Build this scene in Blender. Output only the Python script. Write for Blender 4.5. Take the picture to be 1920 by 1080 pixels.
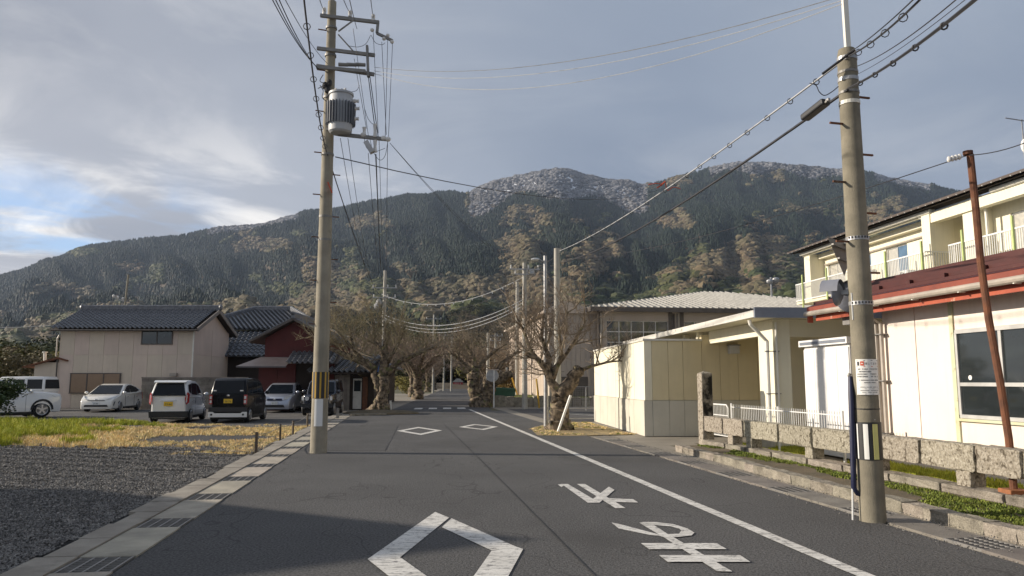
import bpy, bmesh, math, random
import numpy as np
from mathutils import Vector, Matrix, noise as mnoise
R=math.radians
random.seed(7); rng=np.random.default_rng(7)
scn=bpy.context.scene
for o in list(bpy.data.objects): bpy.data.objects.remove(o)

# ------------------------------------------------------------ camera
F=1420.0; TH=math.atan(175/F); CT,ST=math.cos(TH),math.sin(TH); EYE=1.6
cam=bpy.data.cameras.new('camera'); camo=bpy.data.objects.new('camera',cam)
scn.collection.objects.link(camo); scn.camera=camo
cam.sensor_width=36; cam.lens=36*F/1920; cam.clip_start=.1; cam.clip_end=12000
camo.location=(0,0,EYE); camo.rotation_euler=(math.pi/2+TH,0,0)

# ------------------------------------------------------------ sun and sky
SUN_AZ=R(-5); SUN_EL=R(19.5)       # light travels towards +X, very slightly towards the camera
sd=Vector((math.cos(SUN_AZ)*math.cos(SUN_EL),math.sin(SUN_AZ)*math.cos(SUN_EL),-math.sin(SUN_EL)))
sl=bpy.data.lights.new('sun','SUN'); sl.energy=5.0; sl.angle=R(.5); sl.color=(1,.89,.75)
so=bpy.data.objects.new('sun',sl); scn.collection.objects.link(so)
so.rotation_euler=sd.to_track_quat('-Z','Y').to_euler()

w=bpy.data.worlds.new('World'); scn.world=w; w.use_nodes=True
nt=w.node_tree; nt.nodes.clear(); N=nt.nodes.new; L=nt.links.new
def nd(t,**k):
    n=N(t)
    for a,b in k.items(): setattr(n,a,b)
    return n
out=nd('ShaderNodeOutputWorld'); bg=nd('ShaderNodeBackground'); bg.inputs[1].default_value=.082
sky=nd('ShaderNodeTexSky',sky_type='NISHITA',sun_disc=False)
sky.sun_elevation=SUN_EL; sky.sun_rotation=math.atan2(-math.cos(SUN_AZ),-math.sin(SUN_AZ))%(2*math.pi)
sky.air_density=1.2; sky.dust_density=.8
tc=nd('ShaderNodeTexCoord'); sep=nd('ShaderNodeSeparateXYZ'); L(tc.outputs['Generated'],sep.inputs[0])
def math_(op,a,b=None,c=None,clamp=False):
    m=nd('ShaderNodeMath',operation=op,use_clamp=clamp)
    for i,v in enumerate((a,b,c)):
        if v is None: continue
        if isinstance(v,(int,float)): m.inputs[i].default_value=v
        else: L(v,m.inputs[i])
    return m.outputs[0]
zc=math_('MAXIMUM',sep.outputs[2],0.0); zz=math_('ADD',zc,.13)
px_=math_('DIVIDE',sep.outputs[0],zz); py_=math_('DIVIDE',sep.outputs[1],zz)
cmb=nd('ShaderNodeCombineXYZ'); L(px_,cmb.inputs[0]); L(py_,cmb.inputs[1])
def noise_w(scale,det=6,rough=.55,dist=.3,off=(0,0,0)):
    mp=nd('ShaderNodeMapping'); mp.inputs['Location'].default_value=off; mp.inputs['Scale'].default_value=(1,1,1)
    L(cmb.outputs[0],mp.inputs[0])
    n=nd('ShaderNodeTexNoise'); n.inputs['Scale'].default_value=scale; n.inputs['Detail'].default_value=det
    n.inputs['Roughness'].default_value=rough; n.inputs['Distortion'].default_value=dist; L(mp.outputs[0],n.inputs['Vector'])
    return n.outputs['Fac']
def mapr(v,a,b,c=0.,d=1.,smooth=True):
    m=nd('ShaderNodeMapRange',interpolation_type='SMOOTHSTEP' if smooth else 'LINEAR')
    L(v,m.inputs[0])
    for i,x in zip((1,2,3,4),(a,b,c,d)): m.inputs[i].default_value=x
    return m.outputs[0]
def mixc(f,a,b):
    m=nd('ShaderNodeMix',data_type='RGBA')
    if isinstance(f,(int,float)): m.inputs[0].default_value=f
    else: L(f,m.inputs[0])
    for i,v in ((6,a),(7,b)):
        if isinstance(v,tuple): m.inputs[i].default_value=(*v,1)
        else: L(v,m.inputs[i])
    return m.outputs[2]
# azimuth term: 0 on the sun's side, 1 on the far side
azx=math_('ADD',math_('MULTIPLY',sep.outputs[0],1.0),math_('MULTIPLY',sep.outputs[1],.10))
side=mapr(azx,-.75,.35)
shade=noise_w(.55,4,.5,.4,(3.1,1.7,0))
deck_l=mixc(mapr(shade,.3,.7),(3.3,3.45,3.95),(5.6,5.65,6.0))
deck_r=mixc(mapr(shade,.3,.7),(2.0,2.5,3.4),(2.95,3.45,4.3))
deck=mixc(side,deck_l,deck_r)
wisp=mapr(noise_w(1.3,7,.6,.9,(0.3,.2,0)),.46,.70)
low=mapr(sep.outputs[2],.34,.10)            # brighter broken cloud towards the horizon
wl=math_('MULTIPLY',wisp,math_('MULTIPLY_ADD',low,.85,.12))
wl=math_('MULTIPLY',wl,mapr(azx,.35,-.35,.25,1))
deck=mixc(wl,deck,(13.,12.4,11.5))
skyb=nd('ShaderNodeMix',data_type='RGBA',blend_type='MULTIPLY'); skyb.inputs[0].default_value=1
L(sky.outputs[0],skyb.inputs[6]); skyb.inputs[7].default_value=(1.0,1.15,1.5,1)
skyc=mixc(.5,skyb.outputs[2],(3.6,5.3,8.4))
# gaps in the deck low on the left
gap=mapr(noise_w(1.1,6,.58,.5,(.9,.4,0)),.44,.60)
gapm=math_('MULTIPLY',math_('MULTIPLY',mapr(sep.outputs[2],.27,.18),mapr(azx,-.22,-.38)),gap)
L(mixc(gapm,deck,skyc),bg.inputs[0]); L(bg.outputs[0],out.inputs[0])
scn.view_settings.view_transform='Standard'; scn.view_settings.look='None'
scn.view_settings.exposure=.45; scn.view_settings.gamma=1; scn.view_settings.use_curve_mapping=False
scn.render.engine='CYCLES'
try:
    scn.cycles.volume_bounces=0; scn.cycles.volume_step_rate=4
    scn.cycles.max_bounces=6
except Exception: pass

# ------------------------------------------------------------ geometry helpers
def at(px,py,Y):
    u=(px-960)/F; v=(540-py)/F; y=CT-v*ST; k=Y/y
    return Vector((u*k,Y,EYE+(ST+v*CT)*k))
def G(px,py,z=0.):
    u=(px-960)/F; v=(540-py)/F; k=(z-EYE)/(ST+v*CT)
    return Vector((u*k,(CT-v*ST)*k,z))
AL=math.atan(205/(F/CT)); CA,SA=math.cos(AL),math.sin(AL)
def W(t,s,z=0.): return Vector((t*CA-s*SA,t*SA+s*CA,z))        # road frame -> world
def ST_(p): return (-SA*p[0]+CA*p[1],CA*p[0]+SA*p[1])

COL=scn.collection
def link(o,parent=None):
    COL.objects.link(o)
    if parent is not None: o.parent=parent
    return o
def tag(o,label=None,cat=None,group=None,kind=None):
    if label: o['label']=label
    if cat: o['category']=cat
    if group: o['group']=group
    if kind: o['kind']=kind
    return o
def thing(name,label,cat,loc=(0,0,0),rz=0.,group=None):
    o=bpy.data.objects.new(name,None); o.empty_display_size=.2
    o.location=loc; o.rotation_euler=(0,0,rz); COL.objects.link(o)
    return tag(o,label,cat,group)
class MB:
    def __init__(s): s.v=[]; s.f=[]
    def add(s,vs,fs):
        n=len(s.v); s.v.extend([tuple(p) for p in vs]); s.f.extend([tuple(i+n for i in f) for f in fs]); return s
    def box(s,x0,x1,y0,y1,z0,z1,M=None):
        vs=[(x,y,z) for z in (z0,z1) for x,y in ((x0,y0),(x1,y0),(x1,y1),(x0,y1))]
        if M is not None: vs=[M@Vector(p) for p in vs]
        return s.add(vs,[(3,2,1,0),(4,5,6,7),(0,1,5,4),(1,2,6,5),(2,3,7,6),(3,0,4,7)])
    def bar(s,a,b,w,h,up=(0,0,1)):
        a=Vector(a); b=Vector(b); d=(b-a); l=d.length; d.normalize(); u=Vector(up)
        x=d.cross(u)
        if x.length<1e-4: x=d.cross(Vector((1,0,0)))
        x.normalize(); z=x.cross(d)
        vs=[]
        for p in (a,b):
            for i,j in ((-1,-1),(1,-1),(1,1),(-1,1)): vs.append(p+x*(w/2*i)+z*(h/2*j))
        return s.add(vs,[(0,3,2,1)[::-1],(4,5,6,7)[::-1],(0,1,5,4)[::-1],(1,2,6,5)[::-1],(2,3,7,6)[::-1],(3,0,4,7)[::-1]])
    def tube(s,pts,rad,n=8,cap=True,wob=0):
        pts=[Vector(p) for p in pts]
        if isinstance(rad,(int,float)): rad=[rad]*len(pts)
        base=len(s.v); ref=None
        for i,p in enumerate(pts):
            d=(pts[min(i+1,len(pts)-1)]-pts[max(i-1,0)])
            if d.length<1e-9: d=Vector((0,0,1))
            d.normalize()
            if ref is None: ref=d.cross(Vector((0,0,1)) if abs(d.z)<.9 else Vector((1,0,0))); ref.normalize()
            ref=(ref-d*ref.dot(d))
            if ref.length<1e-6: ref=d.orthogonal()
            ref.normalize(); y=d.cross(ref)
            for k in range(n):
                a=2*math.pi*k/n; r=rad[i]*(1+(wob*random.uniform(-1,1) if wob else 0))
                s.v.append(tuple(p+ref*(r*math.cos(a))+y*(r*math.sin(a))))
        m=len(pts)
        for i in range(m-1):
            for k in range(n):
                k2=(k+1)%n; a=base+i*n
                s.f.append((a+k,a+k2,a+n+k2,a+n+k))
        if cap:
            s.f.append(tuple(base+k for k in range(n))[::-1]); s.f.append(tuple(base+(m-1)*n+k for k in range(n)))
        return s
    def cyl(s,a,b,r0,r1=None,n=12): return s.tube([a,b],[r0,r0 if r1 is None else r1],n)
    def prism(s,poly,d,M=None):
        """poly: 3-D points; extrude by vector d"""
        d=Vector(d); n=len(poly); P=[Vector(p) for p in poly]; vs=P+[p+d for p in P]
        if M is not None: vs=[M@p for p in vs]
        fs=[tuple(range(n))[::-1],tuple(range(n,2*n))]+[(i,(i+1)%n,(i+1)%n+n,i+n) for i in range(n)]
        return s.add(vs,fs)
    def ell(s,c,r,nu=10,nv=6,jit=0):
        vs=[];fs=[]; c=Vector(c)
        for j in range(nv+1):
            ph=math.pi*j/nv
            for i in range(nu):
                th=2*math.pi*i/nu; k=1+random.uniform(-jit,jit)
                vs.append(c+Vector((r[0]*k*math.sin(ph)*math.cos(th),r[1]*k*math.sin(ph)*math.sin(th),r[2]*k*math.cos(ph))))
        for j in range(nv):
            for i in range(nu):
                a=j*nu+i;b=j*nu+(i+1)%nu; fs.append((a,a+nu,b+nu,b))
        return s.add(vs,fs)
    def mesh(s,name,mat=None,smooth=None):
        me=bpy.data.meshes.new(name); me.from_pydata(s.v,[],s.f); 
        bm=bmesh.new(); bm.from_mesh(me); bmesh.ops.recalc_face_normals(bm,faces=bm.faces); bm.to_mesh(me); bm.free()
        if smooth is not None:
            me.shade_smooth()
            if smooth<179: me.set_sharp_from_angle(angle=R(smooth))
        if mat: me.materials.append(mat)
        me.update(); return me
    def build(s,name,mat,parent=None,loc=None,rz=0.,smooth=None,bevel=0):
        o=bpy.data.objects.new(name,s.mesh(name,mat,smooth)); link(o,parent)
        if loc is not None: o.location=loc
        o.rotation_euler=(0,0,rz)
        if bevel:
            m=o.modifiers.new('bevel','BEVEL'); m.width=bevel; m.segments=2; m.limit_method='ANGLE'
        return o
def share(name,me,parent=None,loc=(0,0,0),rot=(0,0,0),sc=(1,1,1)):
    o=bpy.data.objects.new(name,me); o.location=loc; o.rotation_euler=rot; o.scale=sc
    return link(o,parent)
def copy_tree(o,parent=None):
    c=o.copy(); COL.objects.link(c)
    if parent is not None: c.parent=parent
    for ch in list(o.children): copy_tree(ch,c)
    return c

# ------------------------------------------------------------ materials
def mat(name,col,rough=.8,var=.12,scale=3.,bump=.15,bscale=40.,metal=0.,col2=None,streak=0.,stain=None,spec=.5,grain=0.,gscale=250.,coat=0.,rnd=0.,lo=.35,hi=.65,stain_at=(.55,.75),stain_scale=1.2,ww=True):
    m=bpy.data.materials.new(name); m.use_nodes=True; t=m.node_tree; b=t.nodes['Principled BSDF']
    def n_(ty,**k):
        n=t.nodes.new(ty)
        for a,v in k.items(): setattr(n,a,v)
        return n
    l=t.links.new
    geo=n_('ShaderNodeNewGeometry') if ww else n_('ShaderNodeTexCoord')
    vec=geo.outputs['Position'] if ww else geo.outputs['Object']
    def nz(sc,det=5,rg=.6,v=None):
        n=n_('ShaderNodeTexNoise'); n.inputs['Scale'].default_value=sc; n.inputs['Detail'].default_value=det; n.inputs['Roughness'].default_value=rg
        l(v if v is not None else vec,n.inputs['Vector']); return n.outputs['Fac']
    def mr(v,a,b_,c=0.,d=1.):
        q=n_('ShaderNodeMapRange'); l(v,q.inputs[0])
        for i,x in zip((1,2,3,4),(a,b_,c,d)): q.inputs[i].default_value=x
        return q.outputs[0]
    def mx(f,a,b_,mode='MIX'):
        q=n_('ShaderNodeMix',data_type='RGBA',blend_type=mode)
        if isinstance(f,(int,float)): q.inputs[0].default_value=f
        else: l(f,q.inputs[0])
        for i,x in ((6,a),(7,b_)):
            if isinstance(x,tuple): q.inputs[i].default_value=(*x,1)
            else: l(x,q.inputs[i])
        return q.outputs[2]
    c2=col2 if col2 else tuple(c*(1-var*2) for c in col)
    c=mx(mr(nz(scale),lo,hi),col,c2)
    if grain: 
        g=mr(nz(gscale,2),.3,.7,1-grain,1+grain)
        gg=n_('ShaderNodeCombineColor'); [l(g,gg.inputs[i]) for i in range(3)]
        c=mx(1.,c,gg.outputs[0],'MULTIPLY')
    if streak:
        mp=n_('ShaderNodeMapping'); mp.inputs['Scale'].default_value=(1,1,.06); l(vec,mp.inputs[0])
        c=mx(mr(nz(6,6,.7,mp.outputs[0]),.5,.8,0,streak),c,tuple(x*.45 for x in col))
    if stain:
        c=mx(mr(nz(stain_scale,7,.65),*stain_at),c,stain)
    if rnd:
        oi=n_('ShaderNodeObjectInfo'); hs=n_('ShaderNodeHueSaturation'); l(c,hs.inputs['Color'])
        l(mr(oi.outputs['Random'],0,1,1-rnd,1+rnd),hs.inputs['Value'])
        mm=n_('ShaderNodeMath',operation='FRACT'); m2=n_('ShaderNodeMath',operation='MULTIPLY'); l(oi.outputs['Random'],m2.inputs[0]); m2.inputs[1].default_value=17.3; l(m2.outputs[0],mm.inputs[0])
        l(mr(mm.outputs[0],0,1,.485,.515),hs.inputs['Hue']); c=hs.outputs[0]
    l(c,b.inputs['Base Color']); b.inputs['Roughness'].default_value=rough; b.inputs['Metallic'].default_value=metal
    b.inputs['Specular IOR Level'].default_value=spec; b.inputs['Coat Weight'].default_value=coat; b.inputs['Coat Roughness'].default_value=.05
    if bump:
        bp=n_('ShaderNodeBump'); bp.inputs['Strength'].default_value=bump; bp.inputs['Distance'].default_value=.02
        l(nz(bscale,4),bp.inputs['Height']); l(bp.outputs[0],b.inputs['Normal'])
    m['_c']=0
    return m
M={}
M['asphalt']=mat('asphalt',(.112,.110,.108),.85,scale=.35,col2=(.088,.0865,.085),grain=.55,gscale=42,bump=.8,bscale=70,stain=(.07,.068,.065),stain_scale=.18,stain_at=(.55,.7),spec=.2)
M['asphalt_old']=mat('asphalt_old',(.125,.12,.113),.9,scale=.5,col2=(.095,.09,.086),grain=.35,gscale=100,bump=.5,bscale=140,spec=.2)
M['patch']=mat('patch',(.096,.095,.093),.85,scale=.8,col2=(.078,.077,.076),grain=.5,gscale=42,bump=.8,bscale=70,spec=.2)
M['tar']=mat('tar',(.045,.043,.042),.7,bump=.1)
M['concrete']=mat('concrete',(.34,.31,.26),.9,scale=1.5,col2=(.24,.215,.18),bump=.4,bscale=60,grain=.15,stain=(.13,.115,.095),stain_scale=1.4,spec=.3)
M['slab']=mat('slab',(.43,.385,.31),.9,scale=2.,col2=(.29,.265,.22),bump=.3,bscale=80,grain=.15,stain=(.17,.15,.12),stain_at=(.6,.8),spec=.3,rnd=.1)
M['slab_dark']=mat('slab_dark',(.22,.20,.175),.9,scale=2.,col2=(.15,.135,.12),bump=.3,bscale=80,grain=.15,spec=.3,rnd=.12)
M['stone']=mat('stone',(.40,.365,.30),.95,scale=30,col2=(.25,.22,.17),lo=.4,hi=.6,bump=1.,bscale=40,grain=.4,gscale=60,stain=(.11,.092,.068),stain_scale=16,stain_at=(.53,.62),spec=.2,rnd=.08)
M['kerbstone']=mat('kerbstone',(.30,.27,.22),.95,scale=4,col2=(.19,.17,.14),bump=1.,bscale=25,grain=.3,gscale=60,stain=(.07,.065,.045),stain_scale=3,spec=.2,rnd=.12)
M['pillar_dark']=mat('pillar_dark',(.27,.24,.19),.95,scale=9,col2=(.15,.13,.1),bump=.8,bscale=25,grain=.3,gscale=60,stain=(.02,.018,.014),stain_scale=2.5,stain_at=(.42,.55),spec=.2)
M['pole']=mat('pole',(.33,.30,.235),.9,scale=2.5,col2=(.255,.23,.18),bump=.3,bscale=50,streak=.65,grain=.15,stain=(.17,.155,.12),stain_scale=1.6,stain_at=(.56,.72),spec=.3)
M['pole_dark']=mat('pole_dark',(.25,.225,.17),.9,scale=3,col2=(.16,.145,.11),bump=.3,bscale=60,streak=.5,grain=.12,stain=(.12,.11,.09),stain_scale=2,spec=.3)
M['pole_far']=mat('pole_far',(.44,.42,.37),.85,scale=2.5,col2=(.36,.34,.29),bump=.1,streak=.3)
M['galv']=mat('galv',(.42,.42,.42),.45,metal=.6,scale=6,bump=.05)
M['galvd']=mat('galvd',(.26,.25,.235),.6,metal=.4,scale=6,bump=.05)
M['white_metal']=mat('white_metal',(.74,.74,.72),.5,var=.05,bump=.02)
M['tformer']=mat('tformer',(.48,.49,.5),.5,var=.08,bump=.05,streak=.3)
M['fin']=mat('fin',(.17,.18,.2),.6,var=.1,bump=.05)
M['porcelain']=mat('porcelain',(.72,.70,.66),.25,var=.06,bump=0)
M['wire']=mat('wire',(.03,.03,.035),.6,bump=0)
M['wire_light']=mat('wire_light',(.45,.46,.47),.5,bump=0)
M['black']=mat('black',(.018,.018,.02),.5,bump=.05)
M['orange']=mat('orange',(.55,.08,.03),.5,bump=0)
M['rust']=mat('rust',(.17,.065,.03),.85,scale=6,col2=(.095,.04,.022),bump=.5,bscale=50,stain=(.16,.13,.09),stain_scale=2.2,stain_at=(.58,.72))
M['brick']=mat('brick',(.33,.13,.055),.9,scale=12,bump=.6)
M['yellow']=mat('yellow',(.50,.30,.03),.55,bump=0,var=.08)
M['pale_yellow']=mat('pale_yellow',(.66,.62,.22),.55,bump=0,var=.08)
M['navy']=mat('navy',(.012,.016,.055),.5,bump=.05)
M['paper']=mat('paper',(.80,.79,.75),.6,var=.02,bump=.03)
M['ink']=mat('ink',(.03,.03,.035),.7,bump=0)
M['redink']=mat('redink',(.65,.11,.05),.7,bump=0)
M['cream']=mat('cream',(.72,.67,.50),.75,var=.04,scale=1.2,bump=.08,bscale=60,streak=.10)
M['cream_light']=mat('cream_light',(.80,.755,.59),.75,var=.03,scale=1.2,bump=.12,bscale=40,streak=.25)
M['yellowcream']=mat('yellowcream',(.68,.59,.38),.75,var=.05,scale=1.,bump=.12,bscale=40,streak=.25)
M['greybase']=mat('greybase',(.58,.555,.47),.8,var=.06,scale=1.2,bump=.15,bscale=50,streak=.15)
M['pink']=mat('pink',(.80,.70,.62),.75,var=.03,scale=1.,bump=.15,bscale=40,streak=.22)
M['pinkgrey']=mat('pinkgrey',(.50,.42,.37),.8,var=.06,scale=.8,bump=.1,streak=.25)
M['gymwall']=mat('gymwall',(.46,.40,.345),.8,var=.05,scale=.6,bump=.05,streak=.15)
M['gymlit']=mat('gymlit',(.60,.50,.41),.8,var=.05,scale=.6,bump=.05,streak=.15)  # brighter copy of gymwall: sunlight on the left-facing side is put into its colour
M['brownmetal']=mat('brownmetal',(.10,.085,.075),.6,bump=.05)
M['roofpale']=mat('roofpale',(.40,.39,.36),.55,var=.15,scale=2,bump=.05,streak=.1)
M['houseA']=mat('houseA',(.64,.54,.445),.8,var=.06,scale=.7,bump=.1,bscale=30,streak=.22,rnd=.03)
M['redwall']=mat('redwall',(.10,.017,.015),.75,var=.15,scale=1.,bump=.1,streak=.3)
M['tile']=mat('tile',(.16,.165,.18),.4,var=.2,scale=5,bump=.05,grain=.2,gscale=9)
M['darkwood']=mat('darkwood',(.035,.024,.018),.85,bump=.2,streak=.3)
M['shutter']=mat('shutter',(.29,.20,.13),.6,var=.05,bump=.02)
M['graywood']=mat('graywood',(.27,.24,.21),.9,scale=4,bump=.3,streak=.5,rnd=.15)
M['redroof']=mat('redroof',(.075,.015,.011),.45,var=.15,scale=2,bump=.05,stain=(.085,.03,.02),stain_scale=3)
M['redfascia']=mat('redfascia',(.42,.09,.04),.6,scale=3,col2=(.32,.06,.03),bump=.1,stain=(.55,.36,.26),stain_scale=5,stain_at=(.62,.7))
M['gutter']=mat('gutter',(.42,.37,.31),.5,scale=3,bump=.05,streak=.2)
M['gutterwhite']=mat('gutterwhite',(.74,.72,.64),.45,var=.05,bump=.03,streak=.15)
M['canopyedge']=mat('canopyedge',(.66,.64,.58),.5,var=.06,scale=2,bump=.1,stain=(.2,.18,.14),stain_scale=4,stain_at=(.6,.72))
M['fasciagrey']=mat('fasciagrey',(.20,.22,.26),.5,var=.1,bump=.05)
M['mint']=mat('mint',(.52,.58,.42),.7,scale=3,col2=(.55,.50,.30),bump=.2,stain=(.22,.12,.04),stain_scale=6,stain_at=(.6,.7))
M['brownroof']=mat('brownroof',(.085,.065,.055),.6,var=.1,bump=.1)
M['limepost']=mat('limepost',(.46,.55,.22),.6,bump=.02)
M['aluminium']=mat('aluminium',(.62,.61,.58),.4,metal=.3,bump=0)
M['shed']=mat('shed',(.74,.735,.72),.5,var=.04,bump=.03,streak=.06)
M['block']=mat('block',(.26,.235,.20),.95,scale=2,col2=(.17,.15,.125),bump=.6,bscale=30,stain=(.08,.07,.055),rnd=.15)
M['gravelbase']=mat('gravelbase',(.105,.103,.10),.95,scale=30,col2=(.06,.058,.056),bump=1.,bscale=90,grain=.5,gscale=90,spec=.2)
M['pebble']=mat('pebble',(.22,.208,.19),.75,scale=5,col2=(.11,.105,.10),bump=.2,rnd=.55,spec=.4)
M['soil']=mat('soil',(.15,.115,.07),.95,scale=2,col2=(.09,.075,.045),bump=.8,bscale=40,grain=.3,gscale=50)
M['straw']=mat('straw',(.36,.27,.14),.95,scale=1.5,col2=(.24,.185,.09),bump=.8,bscale=50,grain=.3,gscale=60)
M['apron']=mat('apron',(.28,.25,.205),.9,scale=.8,col2=(.20,.18,.145),bump=.3,bscale=70,grain=.2,gscale=80)
M['fieldground']=mat('fieldground',(.11,.10,.055),.95,scale=.05,col2=(.07,.075,.035),bump=.3,grain=.2)
M['paint']=mat('paint',(.72,.70,.65),.7,scale=3,col2=(.6,.58,.53),bump=.2,bscale=90,stain=(.22,.21,.2),stain_scale=9,stain_at=(.58,.66),grain=.1)
M['car_white']=mat('car_white',(.74,.745,.74),.25,var=.01,bump=0,coat=.8)
M['car_pearl']=mat('car_pearl',(.76,.74,.68),.25,var=.01,bump=0,coat=.8)
M['car_black']=mat('car_black',(.004,.005,.008),.25,var=.01,bump=0,coat=.1,spec=.15)
M['car_silver']=mat('car_silver',(.42,.45,.52),.3,var=.01,bump=0,coat=.8,metal=.4)
M['car_navy']=mat('car_navy',(.012,.016,.03),.25,var=.01,bump=0,coat=1.)
M['trim']=mat('trim',(.02,.02,.021),.6,bump=0)
M['tyre']=mat('tyre',(.018,.018,.018),.85,bump=.1)
M['rim']=mat('rim',(.5,.5,.51),.3,metal=.8,bump=0)
M['glass_car']=mat('glass_car',(.01,.014,.02),.08,var=.01,bump=0,spec=.16)
M['lamp_red']=mat('lamp_red',(.45,.03,.03),.2,bump=0,coat=.6)
M['lamp_clear']=mat('lamp_clear',(.65,.66,.66),.15,bump=0,coat=.6)
M['plate_yellow']=mat('plate_yellow',(.70,.46,.03),.5,var=.02,bump=0)
M['plate_white']=mat('plate_white',(.7,.71,.7),.5,var=.02,bump=0)
M['chrome']=mat('chrome',(.6,.6,.6),.2,metal=.9,bump=0)
M['glass']=mat('glass',(.028,.034,.036),.04,var=.2,scale=.5,bump=0,spec=.8)
M['mirrorback']=mat('mirrorback',(.22,.23,.27),.5,bump=0)
M['glass_blue']=mat('glass_blue',(.10,.17,.26),.08,bump=0,spec=.8)
M['curtain']=mat('curtain',(.5,.48,.42),.25,scale=6,col2=(.38,.37,.34),bump=0,spec=.7)
M['bark']=mat('bark',(.24,.185,.125),.95,scale=6,col2=(.055,.042,.03),lo=.42,hi=.58,bump=1.,bscale=18,stain=(.12,.125,.04),stain_scale=2.5,stain_at=(.56,.66),streak=.75,ww=False)
M['twig']=mat('twig',(.27,.21,.155),.9,scale=2,col2=(.18,.14,.10),bump=0,ww=False,rnd=.1)
M['twig_green']=mat('twig_green',(.27,.23,.13),.9,scale=1,col2=(.2,.17,.1),bump=0,ww=False,rnd=.1)
M['bamboo']=mat('bamboo',(.42,.27,.08),.8,scale=1,col2=(.25,.2,.06),bump=0,rnd=.15,ww=False)
M['green']=mat('green_paint',(.03,.10,.075),.5,bump=.03)
M['red']=mat('red_paint',(.40,.03,.03),.6,bump=.03)
M['blue']=mat('blue_paint',(.05,.16,.42),.6,bump=0)
M['wood']=mat('wood',(.11,.085,.06),.9,bump=.3,streak=.4,rnd=.15)
M['rope']=mat('rope',(.3,.28,.24),.9,bump=0)
M['door_white']=mat('door_white',(.55,.54,.50),.6,var=.1,bump=.03,stain=(.15,.11,.08),stain_scale=3,stain_at=(.6,.68))
def cracks(m,sx,sy,thr,dark,amt,rot=AL):
    t=m.node_tree; l=t.links.new; bs=t.nodes['Principled BSDF']; src=bs.inputs['Base Color'].links[0].from_socket
    g=t.nodes.new('ShaderNodeNewGeometry'); mp=t.nodes.new('ShaderNodeMapping'); mp.inputs['Rotation'].default_value=(0,0,-rot); mp.inputs['Scale'].default_value=(sx,sy,1)
    l(g.outputs['Position'],mp.inputs[0]); n=t.nodes.new('ShaderNodeTexNoise'); n.inputs['Scale'].default_value=1; n.inputs['Detail'].default_value=3; n.inputs['Roughness'].default_value=.6; l(mp.outputs[0],n.inputs['Vector'])
    s=t.nodes.new('ShaderNodeMath'); s.operation='SUBTRACT'; l(n.outputs['Fac'],s.inputs[0]); s.inputs[1].default_value=.5
    a=t.nodes.new('ShaderNodeMath'); a.operation='ABSOLUTE'; l(s.outputs[0],a.inputs[0])
    r=t.nodes.new('ShaderNodeMapRange'); l(a.outputs[0],r.inputs[0]); r.inputs[1].default_value=0; r.inputs[2].default_value=thr; r.inputs[3].default_value=amt; r.inputs[4].default_value=0
    x=t.nodes.new('ShaderNodeMix'); x.data_type='RGBA'; l(r.outputs[0],x.inputs[0]); l(src,x.inputs[6]); x.inputs[7].default_value=(*dark,1); l(x.outputs[2],bs.inputs['Base Color'])
cracks(M['paint'],1.6,11,.020,(.07,.068,.065),.95); cracks(M['paint'],7,16,.012,(.12,.115,.11),.7)
cracks(M['asphalt'],.35,.22,.0035,(.035,.034,.033),.55)
def leafm(name,col,col2,scale=.9,rnd=.3,trans=True):
    m=mat(name,col,.75,scale=scale,col2=col2,bump=0,rnd=rnd,spec=.25,ww=True); return m
M['grass_green']=leafm('grass_green',(.47,.46,.06),(.33,.36,.04),2.,.35)
M['grass_dry']=leafm('grass_dry',(.82,.64,.36),(.66,.52,.22),2.,.35)
M['moss']=leafm('moss',(.17,.20,.035),(.11,.14,.025),3.,.35)
M['camellia']=leafm('camellia',(.022,.045,.016),(.04,.06,.02),3.,.4)
M['conifer']=leafm('conifer',(.008,.018,.011),(.014,.024,.012),.006,.45)  # conifer green darkened further: cloud shadow on the slopes is put into this colour
M['evergreen']=leafm('evergreen',(.032,.044,.014),(.068,.068,.022),.008,.5)
M['bare_far']=leafm('bare_far',(.128,.096,.052),(.08,.070,.038),.006,.4)
M['bare_grey']=leafm('bare_grey',(.20,.20,.212),(.10,.098,.10),.006,.35)
M['olive']=leafm('olive',(.24,.20,.05),(.13,.13,.04),.3,.4)
M['brown_leaf']=leafm('brown_leaf',(.21,.155,.09),(.14,.13,.06),.3,.35)

# ------------------------------------------------------------ the ground
def sheet(name,polys,m,z,kind='structure',label=None,cat=None):
    mb=MB()
    for p in polys: mb.add([(q[0],q[1],z+(q[2] if len(q)>2 else 0)) for q in p],[tuple(range(len(p)))])
    o=mb.build(name,m); tag(o,label,cat,kind=kind); return o
def rectst(t0,t1,s0,s1): return [W(t0,s0),W(t1,s0),W(t1,s1),W(t0,s1)]
sheet('ground',[[(-3000,-50),(3000,-50),(3000,2980),(-3000,2980)]],M['fieldground'],-.03)
# far road bends right
fd=Vector((-.0645,.998,0)); fn=Vector((.998,.0645,0))
pl=W(-.75,42); pr=W(4.9,42); far_l=pl+fd*330; far_r=far_l+fn*5.2
sheet('road',[rectst(-2.38,5.42,-12,42)[:2]+[W(5.42,42),W(-2.38,42)],[W(-.75,42),W(4.9,42),far_r,far_l]],M['asphalt'],0)
sheet('car_park',[[W(-3.2,27.6),W(-3.2,48),(-60,62),(-60,29.5),G(0,798)]],M['asphalt_old'],-.012)
sheet('side_yard',[[W(-2.38,30.5),W(-2.38,42),W(-.75,42),pl+fd*60,pl+fd*60-fn*14,W(-16,48),W(-3.2,48),W(-3.2,30.5)]],M['apron'],-.008)
sheet('gravel_yard_base',[[(-60,-12),(-60,29.6),W(-3.25,27.6),W(-3.25,-12)]],M['gravelbase'],-.02)
sheet('right_verge',[rectst(5.42,60,-12,200)],M['apron'],-.016)
sheet('parking_lot',[rectst(6.1,40,30.2,44.5)],M['asphalt_old'],-.006)
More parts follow.
